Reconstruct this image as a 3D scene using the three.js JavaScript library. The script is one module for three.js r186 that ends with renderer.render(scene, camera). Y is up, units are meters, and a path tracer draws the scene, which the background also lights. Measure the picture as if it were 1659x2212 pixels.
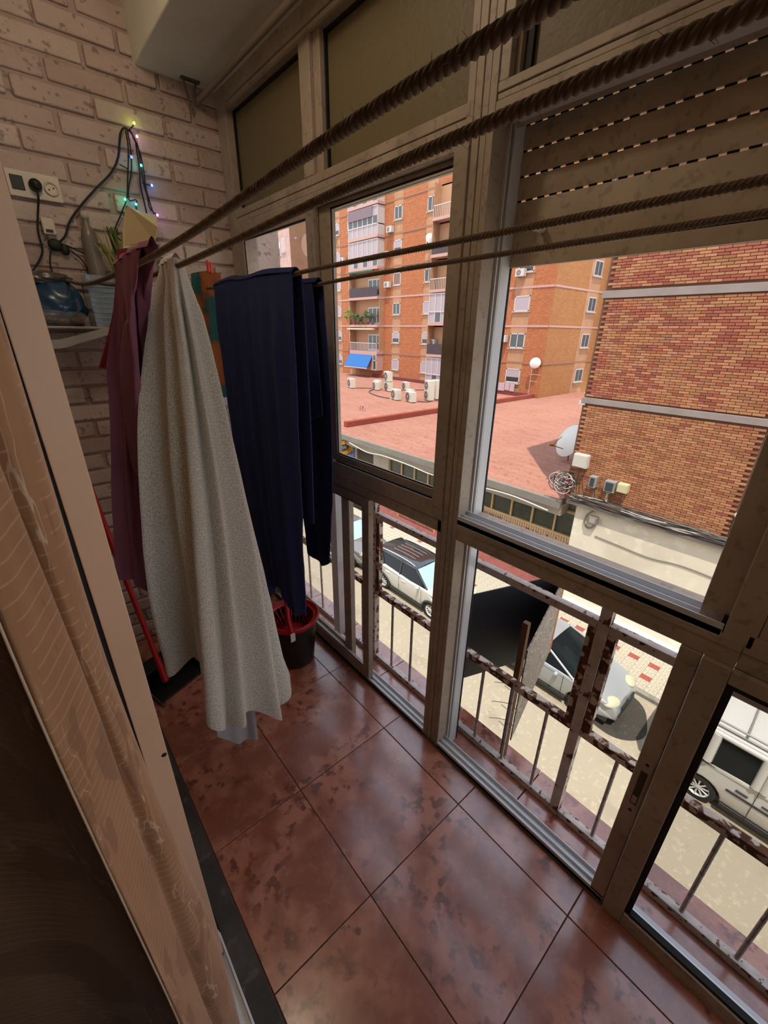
import * as THREE from 'three';
import { RoundedBoxGeometry } from 'three/addons/geometries/RoundedBoxGeometry.js';
import { mergeGeometries, mergeVertices, toCreasedNormals } from 'three/addons/utils/BufferGeometryUtils.js';
import { RectAreaLightUniformsLib } from 'three/addons/lights/RectAreaLightUniformsLib.js';

// ---------------------------------------------------------------- camera, sky, sun, exposure
const scene = new THREE.Scene();
const camera = new THREE.PerspectiveCamera(2 * Math.atan(1106 / 898.93) * 180 / Math.PI, 1659 / 2212, 0.02, 400);
const EYE = new THREE.Vector3(0, 1.55, 0);
camera.position.copy(EYE);
camera.quaternion.setFromRotationMatrix(new THREE.Matrix4().makeBasis(
  new THREE.Vector3(0.75730, 0.01301, 0.65293),
  new THREE.Vector3(0.25084, 0.91732, -0.30921),
  new THREE.Vector3(-0.60297, 0.39795, 0.69142)));

const SUN = new THREE.Vector3(-0.30, 1, 0.26).normalize();
// hazy summer sky: pale and warm at the horizon, soft blue overhead, the same all round
{
  const W = 64, H = 128, d = new Float32Array(W * H * 4), lo = [1.0, 0.985, 0.97], hi = [0.57, 0.73, 1.0];
  for (let j = 0; j < H; j++) for (let i = 0; i < W; i++) {
    const el = ((j + 0.5) / H - 0.5) * 2, t = Math.pow(Math.min(1, Math.max(0, el)), 0.7), o = (j * W + i) * 4;
    for (let c = 0; c < 3; c++) d[o + c] = 1.25 * (lo[c] + (hi[c] - lo[c]) * t);
    d[o + 3] = 1;
  }
  const sky = new THREE.DataTexture(d, W, H, THREE.RGBAFormat, THREE.FloatType);
  sky.mapping = THREE.EquirectangularReflectionMapping; sky.magFilter = THREE.LinearFilter; sky.needsUpdate = true;
  scene.background = sky; scene.environment = sky; scene.backgroundIntensity = scene.environmentIntensity = 1.0;
}

const sun = new THREE.DirectionalLight(new THREE.Color(1.0, 0.93, 0.82), 3.2);
sun.name = 'sun';
sun.position.copy(SUN).multiplyScalar(80).add(new THREE.Vector3(20, -8, -20));
sun.target.position.set(20, -8, -20);
sun.castShadow = true;
sun.shadow.mapSize.set(4096, 4096);
Object.assign(sun.shadow.camera, { left: -70, right: 70, top: 70, bottom: -70, near: 1, far: 200 });
scene.add(sun, sun.target);

const renderer = new THREE.WebGLRenderer({ antialias: true });
renderer.toneMapping = THREE.LinearToneMapping;
renderer.toneMappingExposure = 1.9;
renderer.shadowMap.enabled = true;
RectAreaLightUniformsLib.init();

// ---------------------------------------------------------------- helpers
let seed = 7;
const rnd = () => { seed = (seed * 1664525 + 1013904223) >>> 0; return seed / 4294967296; };
const rr = (a, b) => a + (b - a) * rnd();
const V = (x, y, z) => new THREE.Vector3(x, y, z);
const lerp = THREE.MathUtils.lerp, clamp = THREE.MathUtils.clamp;
const smooth = (a, b, x) => { const t = clamp((x - a) / (b - a), 0, 1); return t * t * (3 - 2 * t); };

function hash(x, y, s) { let h = (x * 374761393 + y * 668265263 + s * 1442695041) | 0; h = Math.imul(h ^ (h >>> 13), 1274126177); return ((h ^ (h >>> 16)) >>> 0) / 4294967296; }
function vnoise(x, y, p, s) {                     // value noise that repeats every p cells
  const ix = Math.floor(x), iy = Math.floor(y), fx = x - ix, fy = y - iy, w = (i) => ((i % p) + p) % p;
  const sx = fx * fx * (3 - 2 * fx), sy = fy * fy * (3 - 2 * fy);
  const a = hash(w(ix), w(iy), s), b = hash(w(ix + 1), w(iy), s), c = hash(w(ix), w(iy + 1), s), d = hash(w(ix + 1), w(iy + 1), s);
  return lerp(lerp(a, b, sx), lerp(c, d, sx), sy);
}
function fbm(u, v, cells, oct, s) { let t = 0, a = 0.5, n = 0, c = cells; for (let i = 0; i < oct; i++) { t += a * vnoise(u * c, v * c, c, s + i * 17); n += a; a *= 0.5; c *= 2; } return t / n; }
function tex(size, fn, metres, srgb = true) {     // fn(u, v) gives [r, g, b] in 0..1 (sRGB values for colour maps)
  const d = new Uint8Array(size * size * 4);
  for (let j = 0; j < size; j++) for (let i = 0; i < size; i++) {
    const c = fn((i + 0.5) / size, (j + 0.5) / size), o = (j * size + i) * 4;
    d[o] = clamp(c[0], 0, 1) * 255; d[o + 1] = clamp(c[1], 0, 1) * 255; d[o + 2] = clamp(c[2], 0, 1) * 255; d[o + 3] = 255;
  }
  const t = new THREE.DataTexture(d, size, size, THREE.RGBAFormat);
  t.wrapS = t.wrapT = THREE.RepeatWrapping; t.magFilter = THREE.LinearFilter; t.minFilter = THREE.LinearMipmapLinearFilter; t.generateMipmaps = true;
  if (srgb) t.colorSpace = THREE.SRGBColorSpace;
  t.repeat.set(1 / metres, 1 / metres); t.needsUpdate = true;
  return t;
}
const mix3 = (a, b, t) => [lerp(a[0], b[0], t), lerp(a[1], b[1], t), lerp(a[2], b[2], t)];
function mat(name, color, rough = 0.7, o = {}) {
  const m = new THREE.MeshPhysicalMaterial({ color: new THREE.Color(color), roughness: rough, side: THREE.DoubleSide, ...o });
  m.name = name; return m;
}
const omat = (name, color, rough, o) => { const m = mat(name, color, rough, o); m.color.multiplyScalar(0.62); return m; };   // outdoor colours darkened so the bright street balances the dim interior
// uv in metres from the object's own coordinates, face by face
function uvm(g) {
  if (g.index) g = g.toNonIndexed();
  const p = g.attributes.position, n = g.attributes.normal, uv = new Float32Array(p.count * 2);
  for (let i = 0; i < p.count; i += 3) {
    let ax = 0, ay = 0, az = 0;
    for (let k = 0; k < 3; k++) { ax += n.getX(i + k); ay += n.getY(i + k); az += n.getZ(i + k); }
    ax = Math.abs(ax); ay = Math.abs(ay); az = Math.abs(az);
    for (let k = 0; k < 3; k++) {
      const x = p.getX(i + k), y = p.getY(i + k), z = p.getZ(i + k), j = (i + k) * 2;
      if (ax >= ay && ax >= az) { uv[j] = z; uv[j + 1] = y; } else if (ay >= az) { uv[j] = z; uv[j + 1] = x; } else { uv[j] = x; uv[j + 1] = y; }
    }
  }
  g.setAttribute('uv', new THREE.BufferAttribute(uv, 2));
  return g;
}
const strip = (g) => { if (g.index) g = g.toNonIndexed(); for (const k of Object.keys(g.attributes)) if (!['position', 'normal', 'uv'].includes(k)) g.deleteAttribute(k); if (!g.attributes.uv) uvm(g); return g; };
function bx(x0, x1, y0, y1, z0, z1, r = 0) {      // box between two corners, edges rounded by r
  const w = Math.abs(x1 - x0), h = Math.abs(y1 - y0), d = Math.abs(z1 - z0);
  const g = r > 0 ? new RoundedBoxGeometry(w, h, d, 1, Math.min(r, w / 2.05, h / 2.05, d / 2.05)) : new THREE.BoxGeometry(w, h, d);
  g.translate((x0 + x1) / 2, (y0 + y1) / 2, (z0 + z1) / 2);
  return uvm(g);
}
function tube(pts, r, seg = 24, rad = 8, closed = false) {
  return strip(new THREE.TubeGeometry(new THREE.CatmullRomCurve3(pts.map((p) => p.isVector3 ? p : V(...p)), closed), seg, r, rad, closed));
}
function rod(a, b, r, r2 = r, n = 10) {
  a = a.isVector3 ? a : V(...a); b = b.isVector3 ? b : V(...b);
  const g = new THREE.CylinderGeometry(r2, r, a.distanceTo(b), n);
  g.applyQuaternion(new THREE.Quaternion().setFromUnitVectors(V(0, 1, 0), b.clone().sub(a).normalize()));
  g.translate((a.x + b.x) / 2, (a.y + b.y) / 2, (a.z + b.z) / 2);
  return strip(g);
}
function lathe(profile, n = 32, at = [0, 0, 0]) { const g = new THREE.LatheGeometry(profile.map((p) => new THREE.Vector2(p[0], p[1])), n); g.translate(...at); return strip(g); }
function ball(r, at, sx = 1, sy = 1, sz = 1, n = 14) { const g = new THREE.SphereGeometry(r, n, Math.max(6, n - 4)); g.scale(sx, sy, sz); g.translate(...at); return strip(g); }
function prism(pts, depth, bevel = 0) {           // outline in x, y pulled along z (centred)
  const s = new THREE.Shape(pts.map((p) => new THREE.Vector2(p[0], p[1])));
  const g = new THREE.ExtrudeGeometry(s, { depth: depth - 2 * bevel, bevelEnabled: bevel > 0, bevelThickness: bevel, bevelSize: bevel, bevelOffset: -bevel, bevelSegments: 2, steps: 1 });
  g.translate(0, 0, -depth / 2 + bevel); return uvm(strip(g));
}
const names = new Map();
const numbered = (n) => { const k = names.get(n) ?? 0; names.set(n, k + 1); return k ? n + '_' + String(k).padStart(3, '0') : n; };
function obj(name, geos, m, parent = scene) {
  geos = [].concat(geos).map(strip);
  const o = new THREE.Mesh(geos.length > 1 ? mergeGeometries(geos) : geos[0], m);
  o.name = parent === scene ? numbered(name) : name; o.castShadow = o.receiveShadow = true; parent.add(o); return o;
}
function tag(o, label, category, group) { o.userData.label = label; o.userData.category = category; if (group) o.userData.group = group; return o; }
function thing(name, label, category, group) { const o = new THREE.Group(); o.name = numbered(name); scene.add(o); return tag(o, label, category, group); }
function structure(o, label, category) { o.userData.kind = 'structure'; if (label) o.userData.label = label; if (category) o.userData.category = category; return o; }
function sgroup(name, label, category) { const o = new THREE.Group(); o.name = numbered(name); scene.add(o); return structure(o, label, category); }
function part(name, parent) { const o = new THREE.Group(); o.name = name; parent.add(o); return o; }
// a thing built in world coordinates is given its own base as origin
function settle(o) {
  const b = new THREE.Box3().setFromObject(o), c = b.getCenter(V(0, 0, 0)); c.y = b.min.y;
  const done = new Set();
  o.traverse((q) => { if (q.isMesh && !done.has(q.geometry)) { done.add(q.geometry); q.geometry.translate(-c.x, -c.y, -c.z); } });
  o.position.add(c); return o;
}
// cloth: columns of control points from top to bottom, joined smoothly, with folds across
function cloth(cols, o = {}) {
  const U = o.U ?? 72, N = o.N ?? 60, folds = o.folds ?? [], W = o.width ?? 1, H = o.height ?? 1.2;
  const down = cols.map((c) => new THREE.CatmullRomCurve3(c.map((p) => V(...p)), false, 'centripetal'));
  const pos = [], uv = [], idx = [], rows = [];
  for (let j = 0; j <= N; j++) rows.push(new THREE.CatmullRomCurve3(down.map((c) => c.getPoint(j / N)), false, 'catmullrom', o.tension ?? 0.5));
  for (let j = 0; j <= N; j++) for (let i = 0; i <= U; i++) {
    const u = i / U, v = j / N, p = rows[j].getPoint(u), t = rows[j].getTangent(u), n = V(-t.z, 0, t.x).normalize();
    let d = 0;
    for (const [f, a, ph, v0 = 0, v1 = 1] of folds) d += a * Math.sin(2 * Math.PI * (f * u) + ph + 0.7 * Math.sin(v * 2.4 + ph)) * lerp(v0, v1, v);
    d += (o.crumple ?? 0) * 1.0 * (fbm(u * 0.999, v * 0.999, 5, 3, 31 + (o.seed ?? 0)) - 0.5);
    p.addScaledVector(n, d * (o.free ? 1 : smooth(0, 0.14, v)));
    pos.push(p.x, p.y, p.z); uv.push(u * W, (1 - v) * H);
  }
  for (let j = 0; j < N; j++) for (let i = 0; i < U; i++) { const a = j * (U + 1) + i, b = a + U + 1; idx.push(a, b, a + 1, b, b + 1, a + 1); }
  const g = new THREE.BufferGeometry();
  g.setAttribute('position', new THREE.Float32BufferAttribute(pos, 3)); g.setAttribute('uv', new THREE.Float32BufferAttribute(uv, 2)); g.setIndex(idx); g.computeVertexNormals();
  if (!o.thick) return strip(g);
  const nrm = g.attributes.normal, back = g.clone(), bp = back.attributes.position;
  for (let i = 0; i < bp.count; i++) bp.setXYZ(i, bp.getX(i) - nrm.getX(i) * o.thick, bp.getY(i) - nrm.getY(i) * o.thick, bp.getZ(i) - nrm.getZ(i) * o.thick);
  back.setIndex(idx.map((_, k) => idx[k - (k % 3) + 2 - (k % 3)])); back.computeVertexNormals();
  const ep = [], eu = [], ring = [];
  for (let i = 0; i <= U; i++) ring.push(i); for (let j = 1; j <= N; j++) ring.push(j * (U + 1) + U); for (let i = U - 1; i >= 0; i--) ring.push(N * (U + 1) + i); for (let j = N - 1; j >= 0; j--) ring.push(j * (U + 1));
  const P = g.attributes.position, T = g.attributes.uv, put = (A, i) => { ep.push(A.getX(i), A.getY(i), A.getZ(i)); eu.push(T.getX(i), T.getY(i)); };
  for (let k = 0; k + 1 < ring.length; k++) { const a = ring[k], b = ring[k + 1]; put(P, a); put(P, b); put(bp, a); put(P, b); put(bp, b); put(bp, a); }
  const e = new THREE.BufferGeometry(); e.setAttribute('position', new THREE.Float32BufferAttribute(ep, 3)); e.setAttribute('uv', new THREE.Float32BufferAttribute(eu, 2)); e.computeVertexNormals();
  return mergeGeometries([strip(g), strip(back), strip(e)]);
}
// ---------------------------------------------------------------- materials of the balcony
const tGrime = tex(512, (u, v) => { const n = fbm(u, v, 6, 5, 3), s = fbm(u, v, 40, 3, 9), k = 0.80 + 0.2 * n - 0.10 * smooth(0.6, 0.78, s); return [k, k * 0.985, k * 0.96]; }, 0.6);
const tPaint = tex(512, (u, v) => { const n = fbm(u, v, 5, 6, 11), k = 0.86 + 0.14 * n - 0.22 * smooth(0.68, 0.8, fbm(u, v, 24, 3, 5)); return [k, k * 0.98, k * 0.97]; }, 0.5);
const bPaint = tex(256, (u, v) => { const n = fbm(u, v, 16, 4, 21); return [n, n, n]; }, 0.16, false);
const tTile = [0, 1, 2].map((s) => tex(512, (u, v) => {
  const big = fbm(u, v, 3, 5, 50 + s * 7), mid = fbm(u, v, 9, 5, 61 + s * 7), w = fbm(u, v, 5, 4, 71 + s);
  const vein = 1 - smooth(0.0, 0.035, Math.abs(fbm(u, v, 12, 4, 91 + s) - 0.5)), vein2 = 1 - smooth(0, 0.02, Math.abs(fbm(u, v, 26, 3, 97 + s) - 0.5));
  let c = mix3([0.56, 0.32, 0.24], [0.70, 0.45, 0.36], smooth(0.35, 0.65, 0.5 * big + 0.5 * mid));
  c = mix3(c, [0.36, 0.18, 0.13], smooth(0.52, 0.72, fbm(u, v, 16, 4, 81 + s)) * smooth(0.4, 0.62, big) * 0.7);
  c = mix3(c, [0.76, 0.58, 0.50], 0.22 * vein * smooth(0.4, 0.6, w) + 0.2 * vein2 * smooth(0.45, 0.6, fbm(u, v, 6, 3, 85 + s)));
  return c;
}, 0.405));
const bTile = tex(256, (u, v) => { const n = fbm(u, v, 10, 4, 44); return [n, n, n]; }, 0.35, false);
const tPlaster = tex(512, (u, v) => { const n = 0.9 + 0.1 * fbm(u, v, 8, 5, 2); return [n, n, n * 0.98]; }, 1.2);
const tCream = tex(512, (u, v) => { const n = fbm(u, v, 4, 5, 6), s = smooth(0.66, 0.8, fbm(u, v, 9, 4, 8)); return mix3([0.93, 0.79, 0.66].map((k) => k * (0.93 + 0.08 * n)), [0.68, 0.6, 0.48], s * 0.5); }, 0.7);

const M = {
  alu: mat('dull_white_aluminium', 0xb5a89a, 0.5, { map: tGrime }),
  aluBright: mat('bare_aluminium', 0xd0d3d6, 0.35, { metalness: 0.15 }),
  rubber: mat('black_rubber', 0x0d0d0d, 0.7),
  glass: mat('window_glass', 0xffffff, 0.02, { transmission: 1, thickness: 0, ior: 1.45 }),
  obscure: mat('obscure_transom_panel', 0x6f6448, 0.55, { bumpMap: bPaint, bumpScale: 0.0012 }),
  brickPaint: [0xcbb9b0, 0xc4b1a8, 0xd2c2b8, 0xbfaca2].map((c, i) => mat('painted_brick_' + i, c, 0.75, { map: tPaint, bumpMap: bPaint, bumpScale: 0.003 })),
  mortarPaint: mat('painted_mortar', 0xbca99f, 0.85, { map: tPaint, bumpMap: bPaint, bumpScale: 0.004 }),
  tile: tTile.map((t, i) => mat('terracotta_tile_' + i, 0xffffff, 0.27, { map: t, bumpMap: bTile, bumpScale: 0.0005, clearcoat: 0.9, clearcoatRoughness: 0.16, ior: 1.6 })),
  grout: mat('dark_grout', 0x5c463c, 0.9),
  stone: mat('grey_threshold_stone', 0x55524d, 0.7, { map: tex(256, (u, v) => { const n = fbm(u, v, 6, 5, 13), s = smooth(0.6, 0.75, fbm(u, v, 14, 3, 15)); const k = 0.55 + 0.5 * n; return [k + 0.3 * s, k + 0.28 * s, k + 0.24 * s]; }, 0.35) }),
  ceiling: mat('white_ceiling_paint', 0xe6e4da, 0.85, { map: tPlaster }),
  plaster: mat('beige_plaster', 0xb8a48c, 0.85, { map: tPlaster }),
  cream: mat('cream_door_lacquer', 0xffffff, 0.45, { map: tCream }),
  red: mat('red_plastic', 0xb01418, 0.35),
  black: mat('black_plastic', 0x0f0f10, 0.45),
  blackWire: mat('black_cable', 0x0c0b0b, 0.6),
};

// ---------------------------------------------------------------- floor
const XW = 0.947;                                  // inner face of the window frames
const ZE = -2.2, ZB = 1.6;                         // end walls of the balcony
{
  const f = sgroup('floor', 'red-brown mottled ceramic tile floor of the enclosed balcony', 'floor');
  obj('grout_bed', bx(-0.3, 1.0, -0.14, -0.003, ZE - 0.2, ZB + 0.2), M.grout, f);
  const xs = [0.118, 0.4335, 0.838, 0.938], zs = [];
  for (let z = -0.125 - 0.4085 * 6; z < ZB + 0.5; z += 0.4085) zs.push(z);
  let k = 0;
  for (let i = 0; i < 3; i++) for (let j = 0; j + 1 < zs.length; j++) {
    const z0 = Math.max(zs[j], ZE), z1 = Math.min(zs[j + 1], ZB);
    if (z1 - z0 < 0.02) continue;
    const g = bx(xs[i] + 0.0014, xs[i + 1] - 0.0014, -0.012, (k % 3) * 0.0003, z0 + 0.0014, z1 - 0.0014, 0.0012);
    const q = obj('tile', g, M.tile[(i * 5 + j * 7) % 3], f); k++;
    const uv = q.geometry.attributes.uv, du = rnd(), dv = rnd(); for (let n = 0; n < uv.count; n++) uv.setXY(n, uv.getX(n) + du, uv.getY(n) + dv);
  }
  obj('threshold', bx(0.06, 0.114, -0.05, 0.004, ZE, ZB, 0.002), M.stone, f);
}
// ---------------------------------------------------------------- brick end wall, painted white
{
  const w = sgroup('wall_end', 'white painted brick wall at the end of the balcony', 'wall');
  obj('mortar', bx(-0.1, 1.2, -0.02, 2.75, ZE - 0.2, ZE - 0.011), M.mortarPaint, w);
  const pitch = 0.0716, L = 0.245, y0 = 2.324 - pitch * 33;
  const shapes = [0, 1, 2].map((s) => null);
  for (let r = 0; r < 37; r++) {
    const yb = y0 + r * pitch; if (yb > 2.7) break;
    for (let c = -1; c < 6; c++) {
      let x0 = c * L + (r % 2 ? 0.12 : 0) + rr(-0.006, 0.006), x1 = x0 + L - 0.014; x0 = Math.max(x0, 0.0); x1 = Math.min(x1, 1.0);
      if (x1 - x0 < 0.03) continue;
      const g = bx(x0, x1, Math.max(yb + 0.006, 0), yb + pitch - 0.006, ZE - 0.05, ZE + rr(-0.003, 0.004), 0.006);
      obj('brick', g, M.brickPaint[Math.floor(rnd() * 4)], w);
    }
  }
}
// ---------------------------------------------------------------- ceiling with its lower edge beam, side walls, room behind
{
  structure(obj('ceiling', [bx(-0.3, 0.646, 2.68, 2.82, ZE - 0.2, ZB + 0.2), bx(0.646, 1.1, 2.45, 2.82, ZE - 0.2, ZB + 0.2, 0.006)], M.ceiling), 'white painted ceiling with a lower beam above the windows', 'ceiling');
  structure(obj('wall_inner', [bx(-0.24, 0.044, 0, 2.7, ZE, -0.752), bx(-0.24, 0.044, 0, 2.7, 0.14, ZB + 0.2), bx(-0.24, 0.044, 2.2, 2.7, -0.752, 0.14)], M.plaster), 'beige plastered inner wall beside the door opening', 'wall');  // near piece unseen, drawn in to keep daylight off the curtain
  structure(obj('wall_back', [bx(-0.3, 1.04, 0, 0.9, ZB, ZB + 0.2), bx(-0.3, 1.04, 2.45, 2.75, ZB, ZB + 0.2)], M.plaster), 'unseen parapet and lintel round the added glazed end of the balcony', 'wall');  // end wall left open so daylight can enter from behind
  // the room the picture is taken from: dark, closed box
  structure(obj('wall_room', [bx(-3.4, -3.2, 0, 2.7, -2.4, 3.0), bx(-3.4, -0.24, 0, 2.7, -2.4, -2.2), bx(-3.4, -0.24, 0, 2.7, 2.8, 3.0), bx(-3.4, -0.24, 2.68, 2.8, -2.4, 3.0)], M.plaster), 'walls and ceiling of the room behind the balcony door', 'wall');
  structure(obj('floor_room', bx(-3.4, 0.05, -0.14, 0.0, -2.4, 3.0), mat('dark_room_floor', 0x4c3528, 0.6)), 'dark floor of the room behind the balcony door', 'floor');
}
// ---------------------------------------------------------------- sliding door frame at the left
{
  const d = sgroup('door_1', 'cream lacquered sliding door stile with black seals', 'door');
  obj('stile', bx(0.013, 0.052, 0.012, 2.2, -0.745, -0.69, 0.002), M.cream, d);
  obj('seal', bx(0.0065, 0.0125, 0.012, 2.2, -0.74, -0.694), M.rubber, d);
  obj('inner_stile', bx(-0.004, 0.006, 0.012, 2.2, -0.745, -0.688, 0.001), M.cream, d);
  obj('seal', bx(-0.0105, -0.0045, 0.012, 2.2, -0.74, -0.69), M.rubber, d);
  obj('frame_post', bx(-0.06, -0.011, 0.012, 2.2, -0.752, -0.68, 0.002), M.cream, d);
  obj('head', bx(-0.06, 0.052, 2.15, 2.2, -0.69, 0.14, 0.002), M.cream, d);
  const t = part('track', d);
  obj('bed', bx(-0.01, 0.06, 0.0, 0.006, -0.74, 0.14), M.aluBright, t);
  for (const x of [0.004, 0.03, 0.056]) obj('rib', bx(x - 0.0015, x + 0.0015, 0.005, 0.022, -0.74, 0.14), M.aluBright, t);
  obj('screw', lathe([[0, 0.0018], [0.004, 0.0012], [0.005, 0]], 14).rotateX(Math.PI / 2).translate(0.0455, 0.792, -0.69), M.rubber, d);
}
// ---------------------------------------------------------------- lamp added out of view above the lines to brighten the upper interior
{
  const l = thing('added_lamp', 'warm globe lamp added out of view to brighten the upper balcony', 'lamp'), P = V(0.3, 2.56, -1.15);
  obj('globe', ball(0.085, P.toArray(), 1, 1, 1, 24), mat('glowing_opal_glass', 0xfff0d8, 0.4, { emissive: new THREE.Color(1.0, 0.80, 0.58), emissiveIntensity: 3 }), l);
  obj('cap', lathe([[0, 0.12], [0.04, 0.12], [0.045, 0.08], [0.03, 0.07]], 20, P.toArray()), M.alu, l);
  settle(l);
  const pl = new THREE.PointLight(new THREE.Color(1.0, 0.80, 0.62), 0.19); pl.name = 'added_lamp_light'; pl.position.copy(P); pl.castShadow = true; pl.shadow.radius = 4; scene.add(pl);
}
// ---------------------------------------------------------------- window wall
const FX = XW, FB = 1.035;                          // frame depth
const A = M.alu;
function frameBar(name, x0, x1, y0, y1, z0, z1, parent, m = A) { return obj(name, bx(x0, x1, y0, y1, z0, z1, 0.0022), m, parent); }
function sash(parent, name, x0, x1, y0, y1, z0, z1, w, o = {}) {       // four bars, black gaskets and a pane
  const s = part(name, parent), b = o.bottom ?? w, t = o.top ?? w, wl = o.left ?? w, wr = o.right ?? w;
  frameBar('stile', x0, x1, y0, y1, z0, z0 + wl, s); frameBar('stile', x0, x1, y0, y1, z1 - wr, z1, s);
  frameBar('rail', x0, x1, y1 - t, y1, z0 + wl + 0.0006, z1 - wr - 0.0006, s); frameBar('rail', x0, x1, y0, y0 + b, z0 + wl + 0.0006, z1 - wr - 0.0006, s);
  const a = z0 + wl, c = z1 - wr, k = 0.005, xm = (x0 + x1) / 2;
  obj('gasket', [bx(xm - 0.006, x0 + 0.004, y0 + b, y0 + b + k, a, c), bx(xm - 0.006, x0 + 0.004, y1 - t - k, y1 - t, a, c), bx(xm - 0.006, x0 + 0.004, y0 + b, y1 - t, a, a + k), bx(xm - 0.006, x0 + 0.004, y0 + b, y1 - t, c - k, c)], M.rubber, s);
  if (!o.open) obj('pane', new THREE.PlaneGeometry(c - a, y1 - t - y0 - b).rotateY(Math.PI / 2).translate(xm, (y0 + b + y1 - t) / 2, (a + c) / 2), M.glass, s);
  return s;
}
function track(parent, name, y, z0, z1, x0 = FX - 0.004, x1 = FX + 0.048) {
  const t = part(name, parent);
  obj('bed', bx(x0, x1, y - 0.03, y - 0.012, z0, z1, 0.001), M.aluBright, t);
  obj('lip', bx(x0, x0 + 0.004, y - 0.028, y, z0, z1, 0.0008), M.aluBright, t);
  obj('rib', bx(x0 + 0.022, x0 + 0.025, y - 0.014, y, z0, z1), M.aluBright, t);
  obj('rib', bx(x1 - 0.006, x1 - 0.003, y - 0.014, y + 0.004, z0, z1), M.aluBright, t);
  return t;
}
const aluSlat = mat('grey_shutter_slat', 0xc8bba6, 0.5, { map: tGrime });
const slatLight = mat('pale_shutter_slat', 0xd8d8c4, 0.5, { map: tGrime });
function shutter(parent, x, yBottom, yTop, z0, z1, m, pitch) {          // roller shutter: curved slats, slotted lips, bottom bar
  const s = part('roller_shutter', parent);
  obj('bottom_bar', bx(x - 0.007, x + 0.007, yBottom, yBottom + 0.031, z0, z1, 0.002), m, s);
  obj('weather_strip', bx(x - 0.003, x + 0.003, yBottom + 0.031, yBottom + 0.036, z0, z1), M.rubber, s);
  const prof = []; for (let i = 0; i <= 8; i++) { const t = i / 8; prof.push([-0.0045 - 0.004 * Math.sin(Math.PI * t), t]); }
  let y = yBottom + 0.036, n = 0;
  const h0 = n => (n === 0 ? pitch * 2.2 : pitch);
  while (y < yTop) {
    const h = h0(n) - 0.0045;
    const pts = prof.map(([a, t]) => [a, t * h]).concat([[0.005, h], [0.005, 0]]);
    obj('slat', prism(pts, z1 - z0).translate(x, y, (z0 + z1) / 2), m, s);
    const seg = []; for (let z = z0; z < z1; z += 0.031) seg.push(bx(x - 0.0012, x + 0.0012, y + h - 0.001, y + h + 0.0055, z, Math.min(z + 0.018, z1)));
    obj('slotted_lip', seg, M.rubber, s);
    y += h + 0.0045; n++;
  }
  return s;
}
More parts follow.
